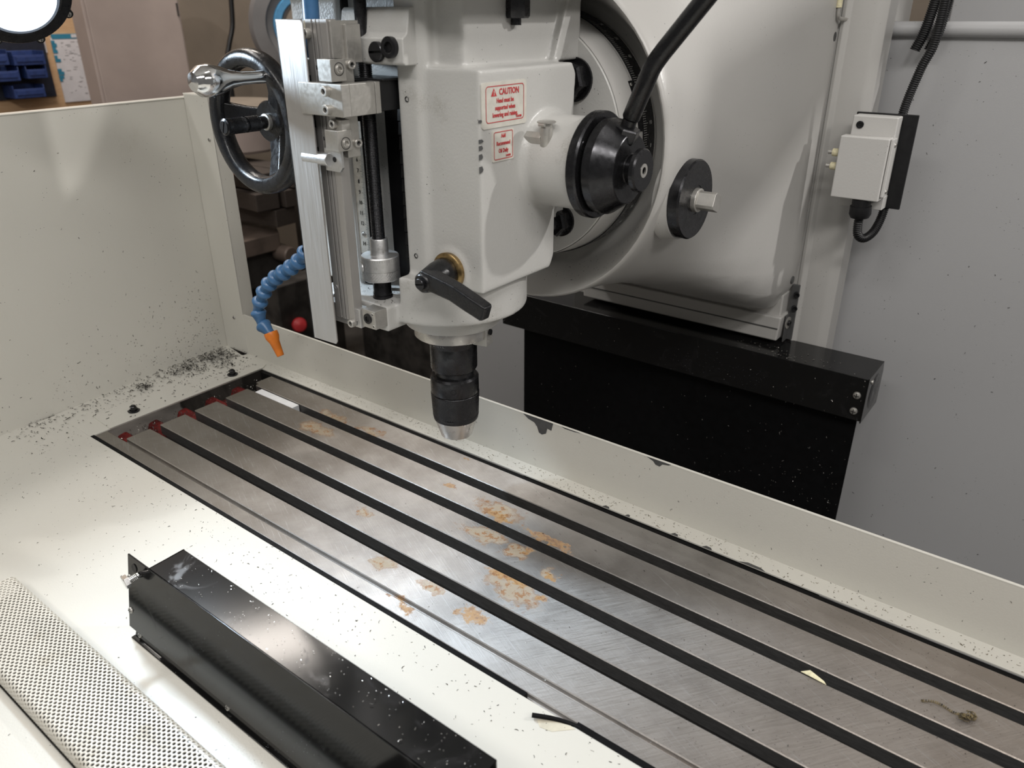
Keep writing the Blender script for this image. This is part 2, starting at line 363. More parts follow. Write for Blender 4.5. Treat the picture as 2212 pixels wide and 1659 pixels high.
def frame_ring(b,p,xd,yd,w,h,t,rad,th=.0001):
    """flat rounded rectangular outline"""
    xd=Vector(xd).normalized(); yd=Vector(yd).normalized(); n=xd.cross(yd); p=Vector(p)
    def rr(w,h,r):
        o=[]
        for cx,cy,a in ((w/2-r,h/2-r,0),(-w/2+r,h/2-r,90),(-w/2+r,-h/2+r,180),(w/2-r,-h/2+r,270)):
            for i in range(7): q=math.radians(a+15*i); o.append(p+xd*(cx+r*math.cos(q))+yd*(cy+r*math.sin(q))+n*th)
        return o
    A=rr(w,h,rad); C=rr(w-2*t,h-2*t,max(rad-t,.0002)); N=len(A)
    b.faces(A+C,[(i,(i+1)%N,N+(i+1)%N,N+i) for i in range(N)])
def rplate(b,p,xd,yd,w,h,th,rad):
    xd=Vector(xd).normalized(); yd=Vector(yd).normalized(); n=xd.cross(yd); p=Vector(p); o=[]
    for cx,cy,a in ((w/2-rad,h/2-rad,0),(-w/2+rad,h/2-rad,90),(-w/2+rad,-h/2+rad,180),(w/2-rad,-h/2+rad,270)):
        for i in range(5): q=math.radians(a+22.5*i); o.append(p+xd*(cx+rad*math.cos(q))+yd*(cy+rad*math.sin(q)))
    N=len(o); b.faces(o+[v+n*th for v in o],[tuple(range(N))[::-1],tuple(range(N,2*N))]+[(i,(i+1)%N,N+(i+1)%N,N+i) for i in range(N)])
def knurl(b,o,ax,r,h0,h1,na,depth,taper=0,rows=None,r1=None):
    """diamond-knurled band as real relief"""
    ax=Vector(ax).normalized(); t=ax.orthogonal().normalized(); q=ax.cross(t); o=Vector(o); r1=r if r1 is None else r1
    seg=na*4; circ=2*PI*r/na; rows=rows or max(4,int((h1-h0)/circ*4)); L=[]
    for j in range(rows+1):
        v=j/rows; h=h0+(h1-h0)*v; row=[]
        for i in range(seg):
            a=2*PI*i/seg; uu=i/4.; vv=(h-h0)/circ
            d=1-max(abs(((uu+vv)%1)-.5),abs(((uu-vv)%1)-.5))*2
            rad=r+(r1-r)*v-depth*(1-d)*(1 if 0<j<rows else .5)
            row.append(b.b.verts.new(o+ax*h+(t*math.cos(a)+q*math.sin(a))*rad))
        L.append(row)
    for j in range(rows):
        for i in range(seg): b.b.faces.new((L[j][i],L[j][(i+1)%seg],L[j+1][(i+1)%seg],L[j+1][i]))
    return b

# ================================================================== SETTING
def struct(name,b,mat):
    o=obj(name,b,mat,sm=False); o['kind']='structure'; return o
struct('floor',B().box(-3.2,3.2,-2.4,3.6,-.98,-.95),'floor')
struct('wall_left',B().box(-2.52,-2.45,-2.4,3.6,-.95,2.6),'brown_wall')
struct('wall_back',B().box(-2.45,3.2,3.5,3.57,-.95,2.6),'brown_wall')
struct('ceiling',B().box(-2.52,3.2,-2.4,3.57,2.6,2.66),'ceil')

# ================================================================== MILLING TABLE
tb=root('milling_table',TB,'long ground steel milling table with dark T-slots and rust stains','machine table')
X0,X1=.0525,1.40
ch=.0009
slots=[(.0645,.0800),(.1226,.1380),(.1784,.1940),(.2360,.2520)]
prof=[(.0272,-.0055),(.0272,-ch),(.0272+ch,0)]
for a,c in slots:
    prof+=[(a-ch,0),(a,-ch),(a,-.016),(a-.0055,-.016),(a-.0055,-.030),(c+.0055,-.030),(c+.0055,-.016),(c,-.016),(c,-ch),(c+ch,0)]
prof+=[(.2905-ch,0),(.2905,-ch),(.2905,-.06),(.0005,-.06),(.0005,-.0055)]
b=B(); n=len(prof)
b.faces([(X0,y,z) for y,z in prof]+[(X1,y,z) for y,z in prof],[tuple(range(n)),tuple(range(n,2*n))[::-1]]+[(i,(i+1)%n,n+(i+1)%n,n+i) for i in range(n)])
bmesh.ops.recalc_face_normals(b.b,faces=b.b.faces)
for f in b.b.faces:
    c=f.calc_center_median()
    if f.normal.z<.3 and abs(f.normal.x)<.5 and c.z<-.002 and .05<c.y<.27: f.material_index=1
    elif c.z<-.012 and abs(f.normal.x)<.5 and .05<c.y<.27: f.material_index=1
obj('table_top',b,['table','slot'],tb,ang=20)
b=B(); p=[(.0038,-.03),(.0038,-.0008),(.0048,0),(.0212,0),(.0225,-.0012),(.0225,-.03)]
b.prism(p,'x',.0075,X1); obj('front_rail',b,'table',tb,ang=20)
b=B(); b.prism([(.2535+.0055,-.03),(.2535+.0055,-.0005),(.2535+.0062,0),(.2905-ch,0),(.2905,-ch),(.2905,-.03)],'x',.0440,.0524); obj('rear_rail',b,'table',tb,ang=20)
b=B(); b.box(.000,.0522,.0230,.2560,-.060,-.030)
for i in range(5):
    y=.030+i*.050; b.prism([(y,-.031),(y+.026,-.031),(y+.020,-.014),(y+.006,-.016)],'x',.002,.0522)
obj('coolant_trough',b,'red_casting',tb,bev=.003,label='dark red painted trough wet with oil and swarf')
# white strip lying in the rearmost slot
w_=root('plastic_strip',(.118,.2445,-.012),'short white plastic strip lying in the rearmost table slot at its left end','strip')
b=B(); b.box(.070,.166,.2375,.2508,-.0165,-.0012); obj('strip_body',b,'white_plastic',w_,bev=.0008)

# ================================================================== CHIP TRAY
tr=root('chip_tray',(.5,-.1,-.02),'cream painted sheet-metal chip tray with tall left wall around the table','tray')
XL0,XL1=-.1005,-.1325           # left wall leans: front / back
b=B()
b.faces([(XL0-.003,-.62,-.0010),(1.75,-.62,-.0010),(1.75,-.0028,-.0010),(XL0-.003,-.0028,-.0010),
         (XL0-.003,-.62,.0016),(1.75,-.62,.0016),(1.75,-.0028,.0016),(XL0-.003,-.0028,.0016)],
        [(3,2,1,0),(4,5,6,7),(0,1,5,4),(1,2,6,5),(2,3,7,6),(3,0,4,7)])
obj('front_floor',b,'cream',tr,bev=.0006)
b=B(); b.prism([(XL0-.006,-.0027),(.0058,-.0027),(.0058,.2985),(XL1-.004,.3250)],'z',-.0012,.0012); obj('side_floor',b,'cream',tr,bev=.0006)
b=B(); b.prism([(-.052,.030),(.0075,.026),(.0075,.300),(.000,.312),(-.070,.312)],'z',.0013,.0029); obj('clamp_plate',b,'cream',tr,bev=.0004)
b=B(); b.box(-.07,1.75,.2985,.3245,-.001,.0014); obj('rear_ledge',b,'cream',tr,bev=.0005)
# left wall with top lip and rear return flange
t=.002; zt=.4385
b=B()
def wallx(y): return XL0+(XL1-XL0)*(y+.09)/(.3237+.09)
ya,yb=-.62,.3237
P=[(wallx(ya),ya),(wallx(yb),yb)]
b.faces([(P[0][0],ya,0),(P[1][0],yb,0),(P[1][0],yb,zt),(P[0][0],ya,zt),(P[0][0]-t,ya,0),(P[1][0]-t,yb+t,0),(P[1][0]-t,yb+t,zt),(P[0][0]-t,ya,zt)],
        [(0,1,2,3),(7,6,5,4),(0,3,7,4),(1,5,6,2),(3,2,6,7),(0,4,5,1)])
b.faces([(P[0][0]-.022,ya,zt-.001),(P[1][0]-.022,yb+.02,zt-.001),(P[1][0],yb+.02,zt-.001),(P[0][0],ya,zt-.001),
         (P[0][0]-.022,ya,zt+.001),(P[1][0]-.022,yb+.02,zt+.001),(P[1][0],yb+.02,zt+.001),(P[0][0],ya,zt+.001)],
        [(3,2,1,0),(4,5,6,7),(0,1,5,4),(1,2,6,5),(2,3,7,6),(3,0,4,7)])
obj('left_wall',b,'cream',tr,bev=.0008)
b=B(); b.box(P[1][0],-.066,yb-.0004,yb+t,.0,.4445); b.box(-.0685,-.066,yb,yb+.026,.0,.4445)
b.prism([(P[1][0]-.002,yb),(-.066,yb),(-.066,yb+.026),(P[1][0]-.002,yb+.026)],'z',.4435,.4455)
obj('corner_flange',b,'cream',tr,bev=.0008)
b=B(); b.box(-.0665,1.75,.3237,.3257,0,.0768); b.box(-.0665,1.75,.3237,.3275,.0755,.0775); obj('rear_wall',b,'cream',tr,bev=.0006)
for pts in ([(.5565,.0770),(.6055,.0772),(.6030,.0655),(.5965,.0665),(.5945,.0585),(.5880,.0548),(.5830,.0562),(.5800,.0640),(.5755,.0690),(.5650,.0715)],
            [(.7420,.0772),(.7755,.0772),(.7720,.0750),(.7640,.0735),(.7607,.0693),(.7550,.0700),(.7515,.0738)],
            [(.6180,.0772),(.6480,.0772),(.6400,.0757),(.6240,.0755)]):
    b=B(); n=len(pts); b.faces([(x,.3235,z) for x,z in pts],[tuple(range(n))])
    obj('chipped_paint_patch',b,'chip_metal',tr,sm=False,label='dark bare patches where the cream paint is chipped')
# rubber seals along the slots of the tray
b=B(); b.box(.006,.80,-.0032,.0030,-.02,.0016); obj('front_seal',b,'rubber',tr,bev=.0006,label='black rubber seal strip')
b=B(); b.box(.855,1.6,-.0032,.0030,-.02,.0024); b.tube(sm3([(.860,-.0002,.001),(.845,-.0040,.002),(.833,-.0095,.0035),(.820,-.0178,.0055)],6),.0021,8); obj('peeled_seal',b,'rubber',tr,label='peeled end of the black rubber seal')
b=B(); b.prism([(.8310,-.0215),(.8420,-.0190),(.8570,-.0045),(.8490,-.0040),(.8350,-.0085),(.8240,-.0165)],'z',.0017,.0019); obj('adhesive_residue',b,'tape',tr,sm=False,label='brown torn adhesive under the seal')
b=B(); b.box(.010,1.6,.2912,.2982,-.03,-.0012); obj('rear_seal',b,'rubber',tr,bev=.0006)
for x,wd in ((.70,.010),(.733,.006),(.795,.009),(.835,.012),(.88,.03)):
    b=B(); b.prism([(x,.2978),(x+wd,.2980),(x+wd*.8,.3012),(x+wd*.3,.3018)],'z',.0014,.0016); obj('chipped_edge',b,'chip_metal',tr,sm=False)
for i,(x,y) in enumerate(((-.0155,.0768),(-.0090,.2500))):
    b=B(); b.lathe([(.0035,0),(.0085,0),(.0088,.0006),(.0088,.0016),(.0060,.0026),(.0060,.0026)],(x,y,.0029),seg=28); b.lathe([(0,.0020),(.0052,.0020),(.0052,.0085),(.0045,.0092),(0,.0092)],(x,y,.0029),seg=6)
    b.lathe([(0,.0092),(.0026,.0092),(.0026,.0105),(0,.0105)],(x,y,.0029),seg=12)
    obj('flange_bolt',b,'black_oxide',tr,label='dark flange bolt through the clamp plate')
for p,ax in (((-.078,.3235,.377),(0,-1,0)),((-.094,.3235,.066),(0,-1,0))):
    put(PAN,'pan_screw',p,ax,.0036,tr)
put(PAN,'pan_screw',(-.064,.338,.385),(1,0,0),.0034,tr)

# ================================================================== BLACK COVER AND PERFORATED COVER ON THE TRAY
cv=root('sheet_metal_cover',(.66,-.15,.0016),'long glossy black sheet-metal cover lying on the tray in front of the table','cover')
zf=.0018; h=.0945
b=B()
def sheet(b,poly,x0,x1,t=.0014,xs=None):
    """thin folded sheet: open 2-D polyline (y,z) extruded along x"""
    n=len(poly); N=[]
    for i in range(n):
        a=Vector(poly[max(i-1,0)]);c=Vector(poly[min(i+1,n-1)]); d=(c-a).normalized(); N.append(Vector((-d.y,d.x)))
    q=[tuple(Vector(p)+N[i]*t) for i,p in enumerate(poly)]
    b.prism(list(poly)+q[::-1],'x',x0,x1)
sheet(b,[(-.1255,.006),(-.1262,h),(-.1630,h)],.4815,.868)
obj('top_sheet',b,'black_sheet',cv,bev=.0005)
b=B(); t=.0016
b.faces([(.4455,-.1628,h),(.868,-.1628,h),(.868,-.1772,.0130),(.4415,-.1772,.0130),(.4455,-.1612,h),(.868,-.1612,h),(.868,-.1756,.0130),(.4415,-.1756,.0130)],
        [(0,3,2,1),(4,5,6,7),(0,1,5,4),(1,2,6,5),(2,3,7,6),(3,0,4,7)])
obj('front_sheet',b,'black_sheet',cv,bev=.0004)
b=B(); b.faces([(.4475,-.1722,.0150),(.868,-.1722,.0150),(.868,-.1765,.0034),(.4475,-.1765,.0034),(.4475,-.1712,.0150),(.868,-.1712,.0150),(.868,-.1755,.0034),(.4475,-.1755,.0034)],
        [(0,3,2,1),(4,5,6,7),(0,1,5,4),(1,2,6,5),(2,3,7,6),(3,0,4,7)])
b.box(.446,.868,-.1800,-.1250,zf,zf+.0014); obj('base_sheet',b,'black_sheet',cv,bev=.0004)
b=B(); b.prism([(-.1260,h),(-.1618,h),(-.1738,.016),(-.1258,.016)],'x',.4818,.4832); obj('end_plate',b,'black_sheet',cv)
nf=Vector((0,-.0815,.0144)).normalized()
def onfront(x,z): return Vector((x,-.1628-(h-z)*(.0144/.0815),z))
b=B(); p=onfront(.4575,.0845); b.lathe([(0,.0008),(.0042,.0008),(.0042,.0002)],p,nf,seg=24); obj('bolt_hole',b,'black_plastic',cv)
b=B(); p=onfront(.4640,.0800); bx=Vector((-.12,-1,-.10)).normalized(); b.cyl(p,p+bx*.011,.0026,seg=16)
for i in range(6): b.lathe([(.0026,-.0005),(.0031,0),(.0026,.0005)],p+bx*(.002+i*.0014),bx,seg=16)
obj('bolt_shank',b,'chrome',cv)
put(HEXC,'bolt_head',p+bx*.0095,bx,.0066,cv,spin=.3,label='bright hex head of the bolt sticking out')
for z in (.0700,.0330): put(PAN,'pan_screw',onfront(.4475+(.0003 if z>.05 else -.0012),z),nf,.0034,cv)
for x in (.4560,.602): put(PAN,'pan_screw',(x,-.1752,.0075),(0,-.93,.36),.0030,cv)

b=B(); b.box(.2838,.80,-.2820,-.2130,.0016,.0021); obj('drain_opening',b,'rubber',tr,sm=False,label='dark drain opening under the perforated cover')
pc=root('perforated_cover',(.52,-.2465,.0016),'cream perforated sheet-metal cover with small round holes in the near left corner of the tray','cover')
def perf():
    b=B(); pv=.00437; pu=pv*.866; rh=.00152; th=.0010
    W=.0705; S=.0165; rb=.0055; yn=-.2850; yf=yn+W; H=.0185
    L=S-rb+PI/2*rb+(W-2*rb)+PI/2*rb+S-rb
    def P(u,v,n):
        # u along x, v across arc length, n outward offset
        s=v; a=S-rb; c=PI/2*rb; m=W-2*rb
        if s<a: y,z,ny,nz=yn,s,-1,0
        elif s<a+c: q=(s-a)/rb; y=yn+rb-rb*math.cos(q); z=a+rb*math.sin(q); ny,nz=-math.cos(q),math.sin(q)
        elif s<a+c+m: y=yn+rb+(s-a-c); z=S; ny,nz=0,1
        elif s<a+2*c+m: q=(s-a-c-m)/rb; y=yf-rb+rb*math.sin(q); z=a+rb*math.cos(q); ny,nz=math.sin(q),math.cos(q)
        else: y=yf; z=S-rb-(s-a-2*c-m); ny,nz=1,0
        y+=ny*n; z+=nz*n
        x=.2790+u
        return (x,y,z*H/S+.0019)
    nu=int(.47/pu); nv=int(L/pv)-1; K=12
    for j in range(nv):
        for i in range(nu):
            uc=(i+.5)*pu; vc=(j+.5+(.5 if i%2 else 0))*pv
            T=[];I=[];D=[]
            for k in range(K):
                a=2*PI*k/K+PI/K; ca,sa=math.cos(a),math.sin(a)
                f=min(pu/2/max(abs(ca),1e-9),pv/2/max(abs(sa),1e-9))
                # snap the nearest directions to the cell corners
                if k in (1,4,7,10) and False: pass
                T.append(b.b.verts.new(P(uc+f*ca,vc+f*sa,0))); I.append(b.b.verts.new(P(uc+rh*ca,vc+rh*sa,0))); D.append(b.b.verts.new(P(uc+rh*ca,vc+rh*sa,-th)))
            for k in range(K):
                k2=(k+1)%K; b.b.faces.new((T[k],T[k2],I[k2],I[k])); b.b.faces.new((I[k],I[k2],D[k2],D[k]))
            for sx,sy in ((1,1),(-1,1),(-1,-1),(1,-1)):
                # corner triangles close the rectangular cell
                cnr=b.b.verts.new(P(uc+sx*pu/2,vc+sy*pv/2,0)); best=sorted(range(K),key=lambda k:(T[k].co-cnr.co).length)[:2]
                b.b.faces.new((T[best[0]],T[best[1]],cnr))
    return b
obj('perforated_sheet',perf(),'perf',pc,ang=40)
b=B(); b.box(.262,.745,-.2862,-.2846,.0016,.0034); b.box(.262,.745,-.2150,-.2136,.0016,.0034); obj('edge_fold',b,'black_sheet',pc)
#@@HEAD
# ================================================================== COLUMN: vertical slide with round swivel seat
cs=root('column_slide',(.532,.86,.05),'light grey cast column slide with a round swivel seat behind the milling head','machine column')
SC=Vector((.532,0,.4245))
def slide():
    b=B(); N=72; rings=[]
    secs=[(.350,.1905,0),(.355,.193,0),(.375,.193,.05),(.42,.193,.16),(.48,.193,.32),(.56,.195,.54),(.64,.197,.76),(.72,.198,.92),(.79,.198,1),(.818,.198,1),(.865,.198,1)]
    for y,r,m in secs:
        ring=[]
        f_=min(1,max(0,(y-.35)/.46)); hw=.1895+.0045*f_; hb=.193+.120*f_; ht=.20+.60*f_
        for k in range(N):
            a=2*PI*k/N; ca,sa=math.cos(a),math.sin(a)
            cx,cz=r*ca,r*sa
            e=4.+10*m; hz=ht if sa>0 else hb
            f=(abs(ca/hw)**e+abs(sa/hz)**e)**(-1/e); rx,rz=f*ca,f*sa
            lower=m if sa<0 else min(1,m*1.15)
            ring.append((SC.x+cx*(1-lower)+rx*lower,y,SC.z+cz*(1-lower)+rz*lower))
        rings.append(ring)
    vs=[[b.b.verts.new(p) for p in r] for r in rings]
    for i in range(len(vs)-1):
        for k in range(N): b.b.faces.new((vs[i][k],vs[i][(k+1)%N],vs[i+1][(k+1)%N],vs[i+1][k]))
    b.b.faces.new(vs[-1])
    # recess: rim, conical wall and floor
    prev=vs[0]
    for r,y in ((.189,.3495),(.186,.352),(.160,.412),(.150,.420),(.02,.420)):
        cur=[b.b.verts.new((SC.x+r*math.cos(2*PI*k/N),y,SC.z+r*math.sin(2*PI*k/N))) for k in range(N)]
        for k in range(N): b.b.faces.new((prev[k],prev[(k+1)%N],cur[(k+1)%N],cur[k]))
        prev=cur
    b.b.faces.new(prev)
    return b
def sub(o): m=o.modifiers.new('sub','SUBSURF'); m.levels=1; m.render_levels=1
obj('slide_casting',slide(),'cast_column',cs,ang=50)
b=B(); b.prism([(.330,.098),(.723,.098),(.720,.055),(.332,.055)],'y',.826,.90); b.box(.336,.718,.836,.90,.09,.135)
obj('lower_skirt',b,'cast_column',cs,bev=.003,bseg=3)
b=B(); b.box(.334,.7195,.8250,.8270,.0765,.0785); obj('skirt_groove',b,'chip_metal',cs)
b=B(); b.box(.28,.738,.87,1.25,-.93,.95); obj('column_body',b,'cast_column',cs,bev=.004)
b=B(); b.prism([(.7275,.868),(.734,.866),(.740,.872),(.772,.872),(.780,.876),(.788,.885),(.788,.93),(.7275,.93)],'z',-.6,.95); obj('slideway_strip',b,'cast_column',cs,bev=.0015)
b=B()
for z0,z1 in ((.36,.46),(.10,.20)):
    b.faces([(.775,.8735,z0),(.789,.884,z0-.02),(.789,.884,z1+.02),(.775,.8735,z1),(.781,.8865,z0+.012),(.781,.8865,z1-.012)],[(0,1,4),(1,2,5,4),(2,3,5),(3,0,4,5)])
bm_=b.b; bm_.free()
# square shaft on a boss
S=Vector((.7090,.410,.3695))
b=B(); b.lathe([(.0,-.004),(.0500,-.004),(.0490,.002),(.0470,.008),(.0465,.012),(0,.012)],S,(1,0,0),seg=48); obj('shaft_boss',b,'cast_column',cs,ang=60)
b=B(); b.lathe([(0,.012),(.0445,.012),(.0445,.0235),(.0430,.0255),(.0165,.0255),(.0165,.0250),(0,.0250)],S,(1,0,0),seg=48); obj('flange_cap',b,'black_oxide',cs,label='round black flange cap')
for a in (65,245,155,335):
    put(CAPLOW,'cap_screw',S+Vector((.0222,.0335*math.cos(math.radians(a)),.0335*math.sin(math.radians(a)))),(1,0,0),.0052,cs)
b=B(); b.cyl(S+Vector((.02,0,0)),S+Vector((.031,0,0)),.0135,seg=28,ch=.001); hb=.0098
b.prism([(S.y+hb*math.cos(math.radians(22+k*90+d))*1.22,S.z+hb*math.sin(math.radians(22+k*90+d))*1.22) for k in range(4) for d in (-9,9)],'x',S.x+.030,S.x+.0515)
obj('square_shaft',b,'nickel',cs,bev=.0008,label='square steel shaft end for a crank')
for y,z in ((.871,.528),(.858,.160)):
    b=B(); b.lathe([(0,0),(.0065,0),(.0065,-.004)],(.7262,y-.012,z),(1,0,0),seg=20); obj('plug_hole',b,'chip_metal',cs)
# small black stop bracket with screws at the bottom right
b=B(); b.box(.7245,.7265,.842,.872,.050,.098); b.box(.722,.7345,.8605,.8655,.050,.148)
obj('wiper_bracket',b,'chip_metal',cs,bev=.0008,label='dark steel wiper bracket')
for z in (.132,.108): put(CAPB,'cap_screw',(.7315,.8605,z),(0.4,-1,0),.0048,cs)
put(CAPB,'cap_screw',(.7268,.852,.083),(1,-.2,0),.0048,cs)
b=B(); b.lathe([(.004,0),(.0105,0),(.0105,.0015),(.004,.0015)],(.7268,.852,.083),(1,-.1,0),seg=24); obj('washer',b,'nickel',cs)
# ---- copper oil pipe with ivory connector at the top
b=B(); b.tube(sm3([(.7285,.846,.600),(.7285,.846,.568),(.7295,.8475,.5555),(.7315,.853,.552),(.735,.868,.551)],6),.0026,10)
op=root('oil_pipe',(.729,.846,.56),'thin grey oil pipe bending at the top right edge of the column slide','pipe')
obj('pipe',b,'nickel',op)
b=B(); b.cyl((.7285,.846,.566),(.7285,.846,.583),.0044,seg=14,ch=.0006); obj('connector',b,'ivory',op)

# ================================================================== REAR SPLASH GUARD
sg=root('splash_guard',(.6,.97,-.6),'large cool grey sheet-metal splash guard behind the column','splash guard')
b=B(); b.box(-.215,.284,.955,.958,-.9,.545); b.box(.7365,1.75,.955,.958,-.9,.545)
for x0,x1 in ((-.215,-.212),):
    b.box(x0,x1,.955,.985,-.9,.545)
obj('guard_panel',b,'panel',sg,bev=.0006)
b=B(); b.cyl((.7395,.9515,.5375),(1.75,.9515,.5375),.0105,seg=24); obj('rolled_edge',b,'panel',sg)
b=B(); b.box(.7385,.7405,.945,.956,-.9,.535); obj('guard_seal',b,'rubber',sg)
cb=root('control_cabinet',(1.3,1.3,-.3),'pale grey control cabinet above and behind the splash guard','cabinet')
b=B(); b.box(.76,2.2,1.27,1.7,-.95,1.1); obj('cabinet_body',b,'panel',cb,bev=.003)
b=B(); b.box(.80,1.6,1.260,1.2695,-.6,1.0); obj('cabinet_door',b,'panel',cb,bev=.003)

# ================================================================== BLACK WAY COVER
wc=root('way_cover',(.53,.82,-.03),'wide black way-cover housing with a hanging black curtain below the column slide','way cover')
b=B(); b.prism([(.7800,-.0270),(.8700,-.0270),(.8700,.0470),(.7800,.0470)],'x',.165,.885); obj('cover_housing',b,'black_sheet',wc,bev=.001)
b=B(); b.prism([(.7780,-.0290),(.8720,-.0290),(.8720,.0300),(.8650,.0490),(.7780,.0490)],'x',.8845,.8865); obj('end_cap',b,'black_sheet',wc,bev=.0006)
b=B(); b.lathe([(0,0),(.030,0),(.0315,-.001)],(.8867,.826,.010),(1,0,0),seg=36); obj('end_disc',b,'black_oxide',wc,label='round end disc')
b=B(); b.box(.205,.8760,.8020,.8042,-.75,-.0262); obj('curtain',b,'rubber',wc,label='matt black rubber curtain')
for z in (.0165,-.0110): put(PAN,'pan_screw',(.8725,.7798,z),(0,-1,0),.0062,wc)
put(PAN,'pan_screw',(.8868,.800,.036),(1,0,0),.0040,wc)

# ================================================================== MILLING HEAD
hd=root('spindle_unit',(.532,.218,.25),'grey cast milling head with red caution label in front of the column slide','milling machine')
XS,YS=.532,.218
b=B()
b.prism([(.21,.306),(.272,.306),(.279,.318),(.279,.40),(.311,.45),(.313,.505),(.306,.515),(.21,.515)],'x',.430,.632)   # main box
b.box(.5345,.632,.1545,.215,.306,.515)
b.box(.380,.4520,.1545,.215,.280,.640)
b.box(.44,.56,.195,.215,.27,.64)                                   # recess back
b.prism([(.5335,.1500),(.5580,.1500),(.5690,.1560),(.5690,.17),(.5335,.17)],'z',.297,.620)
b.box(.4300,.6030,.168,.330,.50,.70)                               # upper body
b.box(.4300,.600,.200,.350,.34,.66)                                # neck to the swivel
b.prism([(.300,.515),(.350,.515),(.350,.605),(.335,.600)],'x',.598,.612)
b.prism([(.286,.33),(.350,.38),(.350,.50),(.286,.51)],'x',.52,.604)
b.lathe([(0,.2605),(.0845,.2605),(.0865,.2630),(.0865,.2815),(0,.2815)],(XS,YS,0),(0,0,1),seg=64)
N_=40; a0_=math.acos((.5345-XS)/.0865); b.prism([(XS+.0865*math.cos(-a0_+2*a0_*i/N_),YS+.0865*math.sin(-a0_+2*a0_*i/N_)) for i in range(N_+1)],'z',.275,.312)
b.lathe([(0,0),(.0455,0),(.0455,.075),(0,.075)],(.614,.262,.4240),(1,0,0),seg=48)
b.lathe([(0,0),(.0510,0),(.0470,.008),(0,.008)],(.629,.262,.4240),(1,0,0),seg=48)
b.prism([(.415,.200),(.415,.1165),(.5305,.1165),(.5305,.160),(.548,.200)],'z',.2535,.2810)   # stop arm
b.cyl((.5905,.20,.324),(.5905,.1520,.324),.022,seg=32)
b.cyl((.625,.195,.600),(.625,.30,.600),.02,seg=8)
b.prism([(.120,.582),(.150,.576),(.36,.576),(.36,.70),(.120,.70)],'x',.38,.646)       # overhanging top flange
obj('head_casting',b,'cast',hd,ang=0,mods=(remesh(.0021,7,.5),))
b=B(); b.lathe([(.0,.3450),(.1366,.3450),(.1376,.3460),(.1420,.388),(.1420,.4195),(0,.4195)],(SC.x,0,SC.z),(0,1,0),seg=128); obj('swivel_flange',b,['cast'],hd,ang=30)
b=B(); b.lathe([(0,.69),(.098,.69),(.100,.70),(.100,1.10),(.085,1.13),(0,1.13)],(XS,.255,0),(0,0,1),seg=48); obj('spindle_motor',b,'cast',hd,bev=.002)
b=B(); b.lathe([(.1384,.3470),(.1424,.3870),(.1426,.3872),(.1426,.3835)],(SC.x,0,SC.z),(0,1,0),seg=128)
obj('flange_rim',b,'flange_edge',hd,label='lighter painted rim of the swivel flange')
b=B(); b.lathe([(.1424,.3870),(.1436,.3870),(.1436,.4130),(.1424,.4130)],(SC.x,0,SC.z),(0,1,0),seg=128,closed=True)
scale=obj('angle_scale',b,'black_oxide',hd,label='black graduated angle scale ring')
b=B()
for d in range(-62,63):
    a=math.radians(d); ca,sa=math.cos(a),math.sin(a); L=.0105 if d%5==0 else .0070; wv=.00028
    o=Vector((SC.x+.14375*ca,.3880,SC.z+.14375*sa)); tt=Vector((-sa,0,ca))*wv
    b.faces([o-tt,o+tt,o+tt+V(0,L,0),o-tt+V(0,L,0)],[(0,1,2,3)])
for d in range(-60,61,10):
    a=math.radians(d); ca,sa=math.cos(a),math.sin(a)
    merge_text(b,str(abs(d)),.0062,(SC.x+.14375*ca,.4045,SC.z+.14375*sa),(0,1,0),(-sa,0,ca))
obj('scale_marks',b,'white_ink',scale,sm=False,kind='stuff',flip=False)
b=B(); a0=math.radians(-4)
b.lathe([(.1432,.3700),(.1446,.3700),(.1446,.3868),(.1432,.3868)],(SC.x,0,SC.z),(0,1,0),seg=24,closed=True,a0=0,a1=.01)
b.b.clear()
for d0,d1 in ((7.,29.),):
    N=12; vs=[]
    for i in range(N+1):
        a=math.radians(d0+(d1-d0)*i/N)
        for r,y in ((.1405,.3790),(.1424,.3790),(.1434,.3872),(.1410,.3872)): vs.append((SC.x+r*math.cos(a),y,SC.z+r*math.sin(a)))
    F=[(0,1,2,3),tuple(N*4+q for q in (3,2,1,0))]+[(i*4+q,i*4+(q+1)%4,i*4+4+(q+1)%4,i*4+4+q) for i in range(N) for q in range(4)]
    b.faces(vs,F)
obj('vernier_plate',b,'black_oxide',hd,ang=30)
a=math.radians(27.3); put(PAN,'pan_screw',(SC.x+.1431*math.cos(a),.3805,SC.z+.1431*math.sin(a)),(math.cos(a),0,math.sin(a)),.0019,hd)
# nuts on the flange
for i,(x,z,r) in enumerate(((.6093,.4951,.0205),(.596,.3390,.0165))):
    b=B(); b.lathe([(0,0),(r*1.12,0),(r*1.12,.003),(0,.003)],(x,.3450,z),(0,-1,0),seg=28); b.lathe([(0,.003),(r,.003),(r,.0150),(r*.86,.0175),(0,.0175)],(x,.3450,z),(0,-1,0),seg=6); b.cyl((x,.33,z),(x,.318,z),r*.55,seg=20,ch=.001)
    obj('hex_nut',b,'black_oxide',hd)
# bolt hanging from the top flange
b=B(); q=Vector((.607,.242,.5500)); b.lathe([(0,.006),(.0120,.006),(.0135,.008),(.0135,.027),(0,.027)],q,(0,0,1),seg=6)
b.cyl(q,q+V(0,0,.007),.0050,seg=18); obj('jam_bolt',b,'black_oxide',hd,label='black hex bolt hanging under the top flange')
